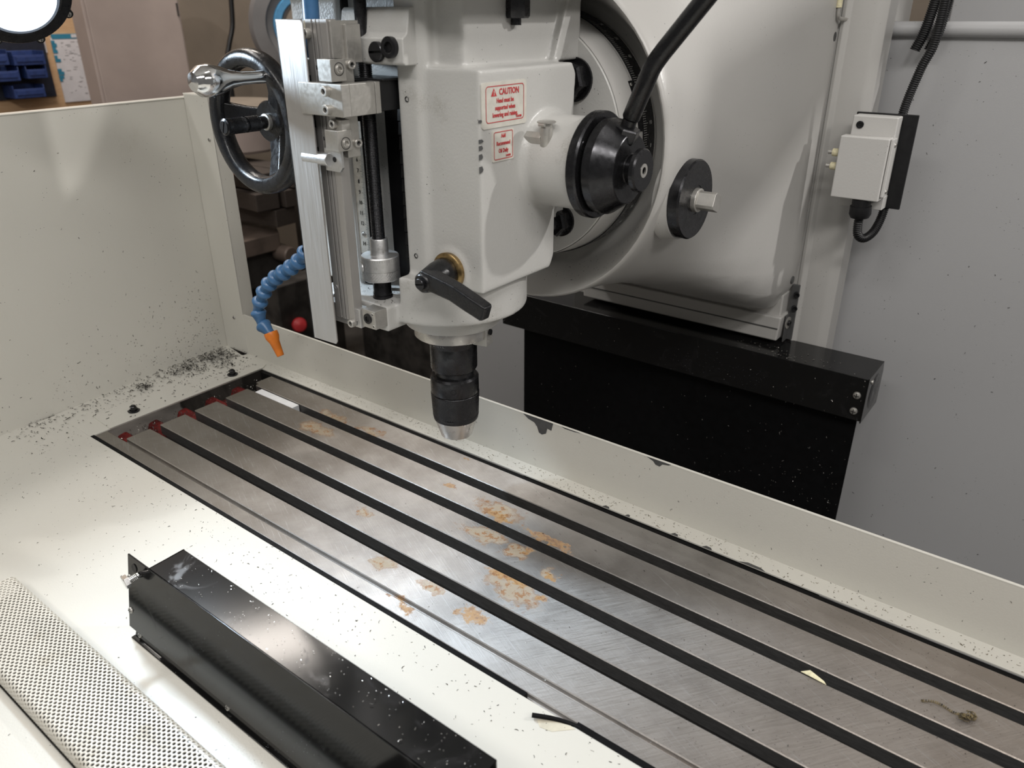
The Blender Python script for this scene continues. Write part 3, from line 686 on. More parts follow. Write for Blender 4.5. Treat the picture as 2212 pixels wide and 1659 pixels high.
# bellows and guides, with black plates added to darken the recess walls
b=B(); b.box(.4700,.5345,.1915,.1945,.2825,.580); obj('recess_dark_plate',b,'black_plastic',hd)
b=B(); b.box(.4526,.4545,.1590,.1930,.2825,.575); obj('slot_dark_plate',b,'black_plastic',hd)
for i in range(17):
    b=B(); z=.287+i*.0145; b.prism([(.1800,z),(.1920,z),(.1920,z+.0135),(.1815,z+.0130)],'x',.5000,.5270); obj('bellows_fold',b,'black_plastic',hd)
b=B(); b.prism([(.5255,.166),(.5330,.156),(.5338,.156),(.5338,.192),(.5255,.192)],'z',.283,.575); obj('slot_edge',b,'black_oxide',hd)
# front bracket above the slot
b=B(); b.prism([(.1360,.5170),(.1340,.5190),(.1340,.5400),(.1400,.5440),(.1440,.5640),(.1470,.5660),(.19,.5660),(.19,.5170)],'x',.4700,.5600)
obj('front_bracket',b,'cast',hd,bev=.0035,bseg=3,label='grey painted front bracket with a slotted screw')
put(SLOT,'slotted_screw',(.5275,.1342,.5283),(0,-1,0),.0090,hd,spin=.05)
put(CAPB,'cap_screw',(.5452,.1338,.5325),(0,-1,0),.0094,hd,h=.45)
for x,z in ((.485,.552),(.5520,.555)): 
    b=B(); b.lathe([(.0020,.0006),(.0024,.0009),(.0022,.0002),(.0018,-.003),(0,-.003)],(x,.1432,z),(0,-1,.15),seg=16); obj('threaded_hole',b,'black_oxide',hd)
for x,z,y in ((.5458,.4865,.1502),(.5458,.3325,.1502)):
    b=B(); b.lathe([(.0026,.0004),(.0023,.0006),(.0021,.0003),(.0018,-.0005),(0,-.0008)],(x,y-.0006,z),(0,-1,0),seg=16); obj('set_screw_hole',b,'black_oxide',hd)
put(PAN,'pan_screw',(.5235,.190,.2905),(0,-.8,.6),.0035,hd)
# spindle
b=B(); b.lathe([(0,.2615),(.0640,.2615),(.0665,.2580),(.0660,.2545),(.0545,.2385),(0,.2385)],(XS,YS,0),(0,0,1),seg=72); obj('quill_cap',b,'cast',hd,ang=40,label='tapered grey quill cap')
b=B(); b.lathe([(0,.2390),(.0452,.2390),(.0456,.2380),(.0456,.2232),(.0446,.2222),(.030,.2222)],(XS,YS,0),(0,0,1),seg=72); obj('spindle_nose',b,'steel',hd,ang=30,label='bright ground steel spindle nose')
for a in (12,192):
    a=math.radians(a); d=V(math.cos(a),math.sin(a),0); q=V(-d.y,d.x,0); c=V(XS,YS,0)
    b=B(); P=[c+d*r+q*s+V(0,0,z) for z in (.2140,.2375) for r,s in ((.030,-.008),(.0478,-.008),(.0478,.008),(.030,.008))]
    b.faces(P,[(3,2,1,0),(4,5,6,7),(0,1,5,4),(1,2,6,5),(2,3,7,6),(3,0,4,7)])
    o_=obj('drive_key',b,'nickel',hd,bev=.0006)
    b=B(); b.cyl(c+d*.0470+V(0,0,.230),c+d*.0500+V(0,0,.230),.0036,seg=14); obj('key_screw',b,'black_oxide',o_)
# labels: lettering raised a hair above the film
XF=.6324
lab=B(); rplate(lab,(XF-.0006,.1900,.4840),(0,1,0),(0,0,1),.0680,.0400,.0012,.0030)
L1=obj('caution_label',lab,'label',hd,ang=20,label='off-white caution label with red lettering')
b=B(); xf=XF+.0009
frame_ring(b,(xf,.1905,.4848),(0,1,0),(0,0,1),.0580,.0320,.0007,.0035)
merge_text(b,'CAUTION',.0078,(xf,.1965,.4950),(0,1,0),(0,0,1),.86,.00018)
for i,tx in enumerate(('Head must be','supported when','lowering and raising.')): merge_text(b,tx,.0058,(xf,.1905,.4875-.0062*i),(0,1,0),(0,0,1),.80,.00012)
merge_text(b,'S-81400',.0030,(xf,.2115,.4715),(0,1,0),(0,0,1),.85,.00008)
b.faces([(xf,.1692,.4918),(xf,.1778,.4918),(xf,.1735,.4988)],[(0,1,2)])
obj('caution_print',b,'red_ink',L1,sm=False,flip=False,label='red CAUTION print and frame')
b=B(); merge_text(b,'!',.0050,(xf+.0003,.1735,.4943),(0,1,0),(0,0,1),.9,.0002); obj('warning_mark',b,'label',L1,sm=False,flip=False)
lab=B(); rplate(lab,(XF-.0006,.1872,.4472),(0,1,0),(0,0,1),.0330,.0285,.0012,.0012)
L2=obj('oil_label',lab,'label',hd,ang=20,label='small off-white oiling label with red lettering')
b=B(); frame_ring(b,(xf,.1872,.4474),(0,1,0),(0,0,1),.0290,.0255,.0007,.0020)
for i,tx in enumerate(('Add','Recommend','Oil Daily')): merge_text(b,tx,.0052,(xf,.1872,.4560-.0068*i),(0,1,0),(0,0,1),.80,.00012)
merge_text(b,'S-81001',.0028,(xf,.1948,.4372),(0,1,0),(0,0,1),.85,.00008)
obj('oil_print',b,'red_ink',L2,sm=False,flip=False,label='red oiling print and frame')
# chipped corner of the casting
for z0,dz,dx in ((.425,.007,.0016),(.437,.006,.0012),(.4455,.005,.0014),(.452,.004,.0026),(.470,.003,.001)):
    b=B(); b.faces([(.6308,.1532,z0),(.6328,.1556,z0+dz*.2),(.6329,.1556+dx,z0+dz*.5),(.6327,.1555,z0+dz),(.6306,.1533,z0+dz*.85)],[(0,1,2,3,4)]); obj('paint_chip',b,'chip_metal',hd,sm=False)

# ------------------------------------------------------------------ oiler
oc=root('oil_cup',(.634,.2300,.4473),'small nickel-plated oil cup with a flip lid on the side of the milling head','oil cup')
b=B(); b.cyl((.6315,.2262,.4500),(.652,.2262,.4500),.0066,seg=6); obj('elbow',b,'nickel',oc,bev=.0007)
b=B(); b.lathe([(0,.4395),(.0028,.4395),(.0052,.4425),(.0062,.4440),(.0062,.4610),(.0055,.4615),(.0055,.4650),(0,.4650)],(.6555,.2262,0),(0,0,1),seg=28); obj('cup_body',b,'nickel',oc)
b=B(); b.lathe([(0,.4650),(.0086,.4650),(.0092,.4656),(.0092,.4664),(.0083,.4670),(0,.4670)],(.6555,.2262,0),(0,0,1),seg=32); b.cyl((.6520,.2185,.4640),(.6590,.2185,.4640),.0016,seg=12); obj('lid',b,'nickel',oc)
b=B(); b.sphere((.6555,.2262,.4385),.0026,14); obj('oil_drip',b,'brass',oc,label='yellow drip nozzle')

# ------------------------------------------------------------------ quick-feed hub with lever
fl=root('feed_lever',(.70,.248,.4275),'black turned feed hub with a long bent black lever on the head side','lever')
H0=Vector((.6885,.262,.4243)); AX=(1,0,0)
b=B(); b.lathe([(0,0),(.0510,0),(.0515,.001),(.0515,.0085),(.0500,.0105),(.040,.0105),(.036,.006),(0,.006)],H0,AX,seg=72); obj('back_flange',b,'black_oxide',fl,ang=14)
for a in (28,148,268):
    a=math.radians(a); put(CAPB,'cap_screw',H0+V(.0085,.0435*math.cos(a),.0435*math.sin(a)),AX,.0048,fl,h=.5)
b=B(); b.lathe([(0,.008),(.0300,.008),(.0445,.0135),(.0455,.0140),(.0455,.0225),(.0450,.0235),(.0330,.0410),(.0322,.0415),(.0150,.0415),(.0140,.0425),(.0125,.0425),(.0125,.0500),(0,.0500)],H0,AX,seg=72); obj('cone_hub',b,'black_oxide',fl,ang=14)
b=B(); b.lathe([(0,.0490),(.0185,.0490),(.0205,.0505),(.0205,.0545),(.0190,.0560),(.0065,.0560),(.0060,.0550),(.0040,.0545),(.0040,.050),(0,.050)],H0,AX,seg=56); obj('end_knob',b,'black_oxide',fl,ang=14)
b=B(); b.lathe([(.0040,.0548),(.0066,.0560),(.0066,.0565),(.0035,.0565)],H0,AX,seg=28); obj('knob_bush',b,'nickel',fl)
R0=Vector((.7215,.262,.4560)); RD=Vector((.354,0,.935)).normalized()
b=B(); b.lathe([(0,-.006),(.0125,-.006),(.0138,-.004),(.0138,.0065),(.0125,.0080),(0,.0080)],R0,RD,seg=6); obj('lock_nut',b,'black_oxide',fl,bev=.0004,ang=20)
b=B(); b.tube([R0+RD*.004,R0+RD*.0145],.0070,20); b.tube([R0+RD*.0150,R0+RD*.0165,(.7428,.262,.5085),(.7448,.262,.5135),(.7478,.262,.5187),(.7516,.262,.5240),(.7560,.262,.5295),(.8430,.262,.6310)],[.0076,.0085]+[.0085]*6,24); obj('lever_rod',b,'black_gloss',fl,ang=60)

# ------------------------------------------------------------------ quill lock lever
ll=root('lock_lever',(.5905,.13,.324),'short black enamel clamp lever with slotted screw at the front foot of the head','lever')
C=Vector((.5905,.1505,.324))
b=B(); b.lathe([(0,-.002),(.0190,-.002),(.0195,0),(.0195,.0030),(.0180,.0042),(.0145,.0046),(0,.0046)],C,(0,-1,0),seg=48); obj('brass_ring',b,'brass',ll)
b=B(); b.lathe([(0,.004),(.0150,.004),(.0160,.006),(.0150,.018),(.0115,.034),(.0100,.040),(.0085,.0415),(0,.0415)],C,(0,-1,-.06),seg=40); obj('lever_boss',b,'black_gloss',ll)
put(SLOT,'slotted_screw',C+V(0,-.0415,-.0025),(0,-1,-.06),.0058,ll,spin=.2)
def barsec(P,hw,hh,ez):
    b=B(); vs=[]; n=len(P)
    for i,p in enumerate(P):
        p=Vector(p); d=(Vector(P[min(i+1,n-1)])-Vector(P[max(i-1,0)])).normalized(); s=d.cross(Vector(ez)).normalized(); u=s.cross(d)
        vs+= [p+s*hw[i]+u*hh[i],p-s*hw[i]+u*hh[i],p-s*hw[i]-u*hh[i],p+s*hw[i]-u*hh[i]]
    F=[(0,1,2,3),tuple((n-1)*4+q for q in (3,2,1,0))]+[(i*4+q,i*4+4+q,i*4+4+(q+1)%4,i*4+(q+1)%4) for i in range(n-1) for q in range(4)]
    return b.faces(vs,F)
b=barsec([(.588,.1200,.3245),(.606,.1180,.3225),(.628,.1165,.3190),(.646,.1155,.3135),(.6660,.1150,.3070),(.6690,.1150,.3060)],[.0095,.0080,.0072,.0072,.0068,.0050],[.0100,.0090,.0085,.0085,.0080,.0070],(0,0,1))
obj('lever_bar',b,'black_gloss',ll,bev=.0022,bseg=3)

# ================================================================== DRILL CHUCK
dc=root('drill_chuck',(XS,YS,.085),'black keyless drill chuck with bright steel nose hanging under the spindle','drill chuck')
CX,CY=.5312,.218
b=B(); b.lathe([(0,.228),(.0340,.228),(.0335,.2190),(.0282,.2085),(.0282,.2080),(.0280,.1790),(.0265,.1765),(.0235,.1765),(.0235,.158),(0,.158)],(CX,CY,0),(0,0,1),seg=64); obj('taper_shank',b,'black_oxide',dc)
b=B()
for i,c in enumerate('40-APU16-116'):
    a=math.radians(-128+i*5.4); rr=.0334
    merge_text(b,c,.0040,(CX+rr*math.cos(a),CY+rr*math.sin(a),.2150),(-math.sin(a),math.cos(a),0),(.46*math.cos(a),.46*math.sin(a),.88),.9)
obj('engraved_code',b,'grey_ink',dc,sm=False,flip=False)
b=B(); b.lathe([(0,.1685),(.0268,.1685),(.0292,.1660),(.0292,.1465),(.0285,.1455),(0,.1455)],(CX,CY,0),(0,0,1),seg=64); obj('chuck_collar',b,'black_oxide',dc)
a=math.radians(-52); b=B(); d=V(math.cos(a),math.sin(a),0); b.lathe([(.0034,0),(.0034,.0004),(.0027,.0004),(.0025,-.003),(0,-.003)],V(CX,CY,.1560)+d*.0290,d,seg=20); obj('spanner_hole',b,'black_plastic',dc)
b=B(); b.lathe([(.0288,.1455),(.0294,.1452),(.0296,.1446)],(CX,CY,0),(0,0,1),seg=64); knurl(b,(CX,CY,0),(0,0,1),.0296,.1446,.1160,58,.00055,r1=.0290) if False else knurl(b,(CX,CY,.1446),(0,0,-1),.0297,0,.0290,60,.0006,r1=.0284); obj('knurled_sleeve',b,'black_oxide',dc,ang=0)
b=B(); b.lathe([(.0282,.1158),(.0284,.1153),(.0275,.1098),(.0266,.1093),(.0,.1093)],(CX,CY,0),(0,0,1),seg=64); obj('sleeve_band',b,'black_oxide',dc)
b=B(); b.lathe([(0,.1096),(.0262,.1096),(.0262,.1080),(.0195,.0862),(.0183,.0855),(.0095,.0855),(.0090,.0880),(0,.0900)],(CX,CY,0),(0,0,1),seg=64); obj('chuck_nose',b,'steel',dc,label='bright steel conical nose')

# ================================================================== DEPTH STOP
ds=root('depth_stop',(.5000,.14,.281),'threaded black depth-stop rod with knurled silver micrometer nut','depth stop')
DX,DY=.5012,.140
b=B(); pr=[(0,.283)]; z=.284
while z<.5235: pr+=[(.0069,z),(.0069,z+.0006),(.00625,z+.00085),(.00625,z+.00135)]; z+=.0016
pr+=[(.0060,.524),(.0060,.58),(0,.58)]
b.lathe(pr,(DX,DY,0),(0,0,1),seg=24); obj('threaded_rod',b,'black_oxide',ds,ang=0)
b=B(); b.lathe([(.0070,.3465),(.0092,.3465),(.0096,.3458),(.0096,.3290),(.0100,.3286)],(DX,DY,0),(0,0,1),seg=40); b.lathe([(.0090,.3286),(.0196,.3286),(.0204,.3275),(.0204,.3135),(.0180,.3130)],(DX,DY,0),(0,0,1),seg=56); nut=obj('graduated_nut',b,'alu_satin',ds,ang=30)
b=B(); knurl(b,(DX,DY,.3134),(0,0,-1),.0207,0,.0100,40,.0006); b.lathe([(.0204,.3034),(.0190,.3022),(.0060,.3022)],(DX,DY,0),(0,0,1),seg=48); obj('knurled_ring',b,'alu_satin',ds,ang=0)
b=B()
for i in range(50):
    a=math.radians(-95+i*7.2); L=.0052 if i%10==0 else (.0036 if i%5==0 else .0024); rr=.02048; d=V(math.cos(a),math.sin(a),0); q=V(-d.y,d.x,0)*.00013; c=V(DX,DY,0)+d*rr
    b.faces([c-q+V(0,0,.3268-L),c+q+V(0,0,.3268-L),c+q+V(0,0,.3268),c-q+V(0,0,.3268)],[(0,1,2,3)])
for i,s in ((0,'0'),(10,'10')):
    a=math.radians(-95+i*7.2) if i==0 else math.radians(-95+10*3.6)
    d=V(math.cos(a),math.sin(a),0); merge_text(b,s,.0042,V(DX,DY,.3185)+d*.0205,(-d.y,d.x,0),(0,0,1))
obj('nut_graduations',b,'grey_ink',nut,sm=False,flip=False,kind='stuff')
a=math.radians(-124); d=V(math.cos(a),math.sin(a),0); b=B(); b.lathe([(0,.0004),(.0062,.0004),(.0066,0),(.0066,-.006)],V(DX,DY,.3162)+d*.0205,d,seg=32); obj('release_button',b,'alu_satin',ds,label='round flat release button')
b=B(); b.lathe([(0,.3030),(.0098,.3030),(.0098,.2880),(.0104,.2870),(.0104,.2850),(.0096,.2842),(.0108,.2832),(.0112,.2810),(.0108,.2790),(0,.2790)],(DX,DY,0),(0,0,1),seg=36); obj('stop_bush',b,'black_oxide',ds)
b=B(); b.box(.4850,.5300,.1305,.165,.4760,.5035); b.box(.4800,.5330,.132,.17,.5030,.5048); obj('stop_block',b,'black_plastic',ds,bev=.0008)
b=B(); b.cyl((DX-.019,DY+.018,.2805),(DX-.019,DY+.018,.305),.0052,seg=20); obj('guide_pin',b,'steel',ds)

# ================================================================== DIGITAL READOUT SCALE ON THE HEAD
dr=root('linear_scale',(.49,.09,.26),'vertical aluminium linear readout scale with clamp blocks and screws on the head front','linear scale')
b=B(); yg=.0850
b.faces([(.4440,yg,.2370),(.4805,yg,.2380),(.4830,yg,.2415),(.4830,yg,.5525),(.4805,yg,.5555),(.4440,yg,.5560),
         (.4440,yg+.0018,.2370),(.4805,yg+.0018,.2380),(.4830,yg+.0018,.2415),(.4830,yg+.0018,.5525),(.4805,yg+.0018,.5555),(.4440,yg+.0018,.5560)],
        [(0,1,2,3,4,5),(11,10,9,8,7,6)]+[(i,6+i,6+(i+1)%6,(i+1)%6) for i in range(6)])
b.box(.4440,.4458,yg,.116,.2370,.5560); obj('guard_strip',b,'alu',dr,bev=.0004,label='long brushed aluminium guard strip')
# grooved extrusion
pf=[(.4700,.1000),(.4740,.1000),(.4740,.0955),(.4825,.0955),(.4825,.0985),(.4850,.0985),(.4850,.0950),(.4890,.0950),(.4890,.0975),(.4905,.0975),(.4905,.0950),(.4945,.0950),(.4945,.0968),(.4955,.0968),(.4955,.0945),(.5048,.0945),(.5048,.1060),(.4700,.1060)]
b=B(); b.prism(pf,'z',.2660,.5560); obj('scale_extrusion',b,'alu',dr,bev=.0004)
for z in (.430,.300):
    b=B(); b.lathe([(0,.0003),(.0014,.0003),(.0022,.0008),(.0022,0)],(.4785,.0955,z),(0,-1,0),seg=16); obj('rivet',b,'alu_satin',dr)
b=B(); b.box(.4560,.4880,.0990,.1120,.430,.5210); obj('reader_head',b,'black_plastic',dr,bev=.0008)
b=B(); b.box(.4545,.4890,.0970,.0992,.5080,.5215); b.box(.4545,.4890,.0970,.0992,.4420,.4600); b.box(.4850,.4895,.0965,.1130,.4420,.5215); obj('reader_frame',b,'nickel',dr,bev=.0005)
b=B(); rplate(b,(.4760,.0990,.4985),(1,0,0),(0,0,1),.0058,.0160,.0005,.0008); pl_=obj('reader_label',b,'white_plastic',dr,label='small white label with rotated black letters')
b=B(); merge_text(b,'NOOU',.0052,(.4760,.0983,.4985),(0,0,-1),(1,0,0)); obj('label_print',b,'black_ink',pl_,sm=False,flip=False)
for x,z in ((.4810,.5150),(.4810,.4510)):
    b=B(); b.lathe([(.0018,.0008),(.0024,.0008),(.0024,0)],(x,.0968,z),(0,-1,0),seg=16); b.lathe([(.0018,.0007),(.0018,-.003),(0,-.003)],(x,.0968,z),(0,-1,0),seg=16); obj('frame_hole',b,'black_oxide',dr)
# upper plate and clamp blocks
b=B(); b.box(.5050,.5075,.0965,.1300,.5205,.5550); b.box(.5075,.5110,.1110,.1290,.5190,.5520); obj('upper_plate',b,'nickel',dr,bev=.0006)
put(CAPN,'cap_screw',(.4780,.0945,.5440),(0,-1,0),.0046,dr)
for z0,z1,zs,zn in ((.5045,.5235,.5150,.5085),(.4430,.4620,.4500,.4670)):
    b=B(); b.box(.5005,.5185,.0830,.1010,z0,z1); b.box(.5008,.5178,.0900,.1006,min(zn-.004,z0),max(z1,zn+.004)); obj('clamp_block',b,'nickel',dr,bev=.0006)
    put(CAPN,'cap_screw',(.5165,.0925,zs),(1,0,0),.0042,dr,h=.8)
    b=B(); b.lathe([(.0052,.0003),(.0058,.0003),(.0058,-.002)],(.5184,.0925,zs),(1,0,0),seg=24); obj('counterbore',b,'black_oxide',dr)
    put(CAPN,'cap_screw',(.5080,.0905,zn),(0,-1,0),.0042,dr)
b=B(); b.box(.5075,.5130,.0990,.1150,.4350,.5230); obj('side_plate',b,'nickel',dr,bev=.0006)
for z in (.5180,.4480): put(CAPN,'cap_screw',(.5130,.1105,z),(1,-.15,0),.0042,dr)
b=B(); b.box(.4700,.5300,.0830,.0930,.4745,.5030); b.box(.5180,.5300,.0930,.1240,.4745,.5030); b.box(.5180,.5300,.1244,.1310,.4745,.5030); obj('cross_bar',b,'nickel',dr,bev=.0008,label='satin steel cross bar reaching to the depth stop')
for z in (.4965,.4805): put(CAPN,'cap_screw',(.5105,.0830,z),(0,-1,0),.0047,dr)
b=B(); b.cyl((.4600,.0900,.4330),(.4960,.0900,.4330),.0064,seg=24,ch=.0006); obj('spacer_rod',b,'alu_satin',dr)
b=B(); b.prism([(.4890,.4225),(.5090,.4225),(.5130,.4270),(.5130,.4440),(.4890,.4440)],'y',.0900,.0930); obj('chamfered_plate',b,'alu_satin',dr,bev=.0004)
b=B(); b.lathe([(0,.0002),(.0026,.0002),(.0026,-.001)],(.5030,.0900,.4340),(0,-1,0),seg=18); obj('plate_hole',b,'black_oxide',dr)
# lower clamp to the stop arm
b=B(); b.box(.5100,.5300,.1000,.1170,.2610,.2810); obj('foot_block',b,'nickel',dr,bev=.0005)
put(CAPB,'cap_screw',(.5190,.1002,.2715),(0,-1,0),.0056,dr,h=.25)
for x,z in ((.5262,.2772),(.5268,.2640)): put(CAPLOW,'set_screw',(x,.1002,z),(0,-1,0),.0020,dr)
b=B(); b.box(.4560,.5098,.0975,.1100,.2590,.2800); obj('foot_plate',b,'alu_satin',dr,bev=.0006)
put(CAPN,'cap_screw',(.5000,.0960,.2640),(0,-1,0),.0044,dr)
# steel rule behind the rod
ru=root('steel_rule',(.4600,.158,.32),'narrow steel depth rule with black numbers inside the head slot','ruler')
b=B(); b.box(.4400,.4690,.1570,.1578,.3180,.4600); obj('rule_blade',b,'rule',ru)
b=B()
for i in range(0,111):
    z=.4430-(i/10)*.01135; L=.0065 if i%10==0 else (.0050 if i%5==0 else .0036)
    b.box(.4690-L,.4690,.1566,.1569,z-.00012,z+.00012)
for i in range(11): merge_text(b,str(4+i),.0062,(.4592,.1567,.4432-i*.01135),(1,0,0),(0,0,1),.85)
obj('rule_print',b,'black_ink',ru,sm=False,flip=False,kind='stuff')
put(PAN,'pan_screw',(.4600,.1568,.3405),(0,-1,0),.0026,ru)
# blue hose behind the guard top
bh=root('coolant_hose',(.4625,.112,.5230),'thick blue coolant hose with a beige tape band above the readout guard','hose')
b=B(); b.cyl((.4620,.112,.5225),(.4655,.112,.5850),.0076,seg=28); obj('hose_body',b,'blue_hose',bh)
b=B(); b.lathe([(.0077,-.0070),(.0080,-.0066),(.0080,.0066),(.0077,.0070)],(.4639,.112,.5480),(.0035,0,.0625),seg=28); obj('tape_band',b,'tape',bh,label='beige tape band')

# ================================================================== HANDWHEEL
hw=root('handwheel',(.330,.16,.451),'black dished handwheel with a chrome crank handle left of the milling head','handwheel')
W0=Vector((.330,.130,.451)); A=(0,-1,0)
b=B(); pr=[]
for k in range(20):
    a=2*PI*k/20; ca,sa=math.cos(a),math.sin(a); pr.append((.0675+.0098*math.copysign(abs(ca)**.75,ca),.0108*math.copysign(abs(sa)**.75,sa)))
b.lathe(pr,W0,A,seg=84,closed=True); obj('rim',b,'black_gloss',hw,ang=0)
b=B(); b.lathe([(0,-.030),(.0225,-.030),(.0225,-.0165),(.0210,-.0150),(0,-.0150)],W0,A,seg=48); obj('hub',b,'black_gloss',hw)
for a in (52,172,292):
    a=math.radians(a); d=V(math.cos(a),0,math.sin(a)); q=V(-d.z,0,d.x)
    b=barsec([W0+d*.014+V(0,.022,0),W0+d*.036+V(0,.014,0),W0+d*.060+V(0,.002,0)],[.0115,.0100,.0110],[.0045,.0045,.0050],(0,-1,0)); obj('spoke',b,'black_gloss',hw,bev=.002)
hb_=W0+V(.0365,-.008,.0500)
b=B(); b.lathe([(0,0),(.0062,0),(.0064,.002),(.0060,.014),(.0066,.030),(.0095,.044),(.0140,.056),(.0160,.066),(.0146,.076),(.0090,.0835),(0,.0850)],hb_,A,seg=40); obj('crank_handle',b,'chrome',hw,label='polished chrome crank handle')
b=B(); hc=W0+V(0,.0155,0); b.lathe([(0,0),(.0088,0),(.0090,.001),(.0090,.0045),(.0070,.0050)],hc,A,seg=32); obj('collar_ring',b,'nickel',hw)
b=B(); b.lathe([(0,.004),(.0070,.004),(.0070,.014),(.0084,.0145)],hc,A,seg=32); knurl(b,hc,A,.0086,.0145,.030,26,.0005); b.lathe([(.0078,.030),(.0078,.033)],hc,A,seg=32); knurl(b,hc,A,.0086,.033,.050,26,.0005); b.lathe([(.0084,.050),(.0088,.051),(.0088,.056),(.0075,.057)],hc,A,seg=32); obj('knurled_grip',b,'black_oxide',hw,ang=30)
put(SLOT,'slotted_screw',hc+V(0,-.0560,0),A,.0072,hw,spin=1.2,h=.4)
gb=root('feed_shaft',(.375,.19,.42),'pale steel feed shaft stub behind the handwheel','shaft')
b=B(); b.cyl((.3700,.215,.4160),(.3700,.150,.4160),.0085,seg=24,ch=.001); obj('stub',b,'alu_satin',gb)
b=B(); b.lathe([(0,0),(.030,0),(.030,.012),(0,.012)],(.385,.19,.410),(0,-1,0),seg=36); obj('shaft_disc',b,'alu_satin',gb)

# ================================================================== SEGMENTED COOLANT NOZZLE
ln=root('segmented_nozzle',(.25,.2,.25),'bent blue segmented coolant nozzle with an orange tip beside the readout guard','coolant nozzle')
path=sm3([(.300,.2,.2850),(.2839,.2,.2693),(.250,.2,.2485),(.2239,.2,.2338),(.203,.2,.2183),(.186,.2,.1991),(.1705,.2,.1760),(.1715,.2,.1605),(.1839,.2,.1478),(.1947,.2,.1432)],24)
cum=[0]
for i in range(1,len(path)): cum.append(cum[-1]+(path[i]-path[i-1]).length)
def at(s):
    for i in range(1,len(path)):
        if cum[i]>=s: 
            t=(s-cum[i-1])/(cum[i]-cum[i-1]); return path[i-1].lerp(path[i],t)
    return path[-1]
SEG=.0215; s=cum[-1]-.002
while s>SEG:
    a=at(s-SEG);c=at(s); d=(c-a).normalized(); L=(c-a).length
    b=B(); b.lathe([(.0050,-.003),(.0066,-.001),(.0068,.002),(.0070,.004),(.0092,L*.52),(.0112,L*.72),(.0114,L*.80),(.0104,L*.90),(.0082,L*.98),(.0068,L*1.02)],c,-d,seg=28); obj('hose_segment',b,'blue_hose',ln,ang=40)
    s-=SEG
E0=path[-1]; Ed=Vector((.0135,0,-.0265)).normalized()
b=B(); b.lathe([(.0060,-.003),(.0098,-.003),(.0102,-.001),(.0100,.005),(.0072,.012),(.0052,.0335),(.0042,.0340),(.0040,.030),(0,.029)],E0,Ed,seg=28); obj('nozzle_tip',b,'orange',ln,ang=40,label='orange tapered nozzle tip')

# ================================================================== LIMIT SWITCH AND CONDUITS
ls=root('limit_switch',(.812,.845,.36),'small grey metal limit switch box on the right edge of the column','switch box')
b=B(); b.prism([(.7855,.8275),(.846,.8270),(.846,.3930),(.846,.2930),(.772,.2930)],'y',0,0.001); b.b.clear()
b.prism([(.8005,.4255),(.8465,.4265),(.8480,.3940),(.8480,.2960),(.8420,.2960),(.7880,.2960)],'y',.826,.8300) if False else None
b.box(.7830,.8440,.8150,.8420,.3150,.4270); b.prism([(.7760,.4005),(.8430,.4005),(.8430,.3130),(.7760,.3130)][::-1],'y',.7930,.8160); obj('switch_body',b,'alu_satin' if False else 'flange_edge',ls,bev=.002,bseg=3)
b=B(); b.box(.8435,.8475,.7975,.8180,.3190,.4000); obj('side_lid',b,'flange_edge',ls,bev=.0012)
for z in (.391,.326): put(PAN,'pan_screw',(.8476,.8100,z),(1,0,0),.0034,ls)
b=B(); b.box(.7800,.8640,.8425,.8475,.2960,.4290); obj('mount_plate',b,'black_plastic',ls,bev=.001)
put(CAPB,'cap_screw',(.7945,.8152,.4145),(0,-1,0),.0052,ls,h=.35)
for z in (.3750,.3555):
    b=B(); b.cyl((.7765,.8040,z),(.7660,.8040,z),.0056,seg=18,ch=.0006); p_=obj('plunger',b,'ivory',ls,label='ivory plastic plunger')
    b=B(); b.cyl((.7662,.8040,z),(.7600,.8040,z),.0030,seg=14); obj('plunger_pin',b,'nickel',p_)
b=B(); b.box(.7840,.8450,.8180,.8410,.2970,.3160); obj('switch_foot',b,'flange_edge',ls,bev=.001)
b=B(); b.lathe([(0,0),(.0130,0),(.0130,.010),(.0150,.0105),(.0155,.022),(.0130,.0275),(.0085,.0290),(0,.0290)],(.8180,.8060,.3130),(.05,.06,-1),seg=28); obj('cable_gland',b,'black_plastic',ls,label='black cable gland')
def conduit(name,ctrl,r,label,pitch=.0028,group=None):
    P=sm3(ctrl,20); c=[0]
    for i in range(1,len(P)): c.append(c[-1]+(P[i]-P[i-1]).length)
    pts=[];rr=[];s=0;j=0
    i=1
    while s<c[-1]:
        while c[i]<s: i+=1
        t=(s-c[i-1])/max(c[i]-c[i-1],1e-9); pts.append(P[i-1].lerp(P[i],t)); rr.append(r if (j%4)<2 else r*.84); s+=pitch/4; j+=1
    r_=root(name,tuple(P[len(P)//2]),label,'cable conduit',group); b=B(); b.tube(pts,rr,14); obj('corrugated_tube',b,'black_plastic',r_,ang=0); return r_
conduit('flexible_conduit',[(.8195,.8085,.2880),(.8190,.8075,.2760),(.8215,.8090,.2590),(.8290,.8180,.2530),(.8365,.8320,.2600),(.8405,.8440,.2760),(.842,.853,.300),(.842,.857,.34),(.8405,.857,.40),(.8400,.857,.435),(.8500,.860,.4880),(.8600,.862,.5230),(.8620,.862,.585)],.0066,'black corrugated conduit looping from the limit switch up over the splash guard')
conduit('flexible_conduit',[(.8240,.925,.5100),(.8330,.925,.5400),(.8430,.920,.6100)],.0076,'leftmost short black corrugated conduit at the top behind the rolled edge')
conduit('flexible_conduit',[(.8420,.930,.5100),(.8500,.930,.5400),(.8560,.925,.6100)],.0076,'middle black corrugated conduit at the top between two others')

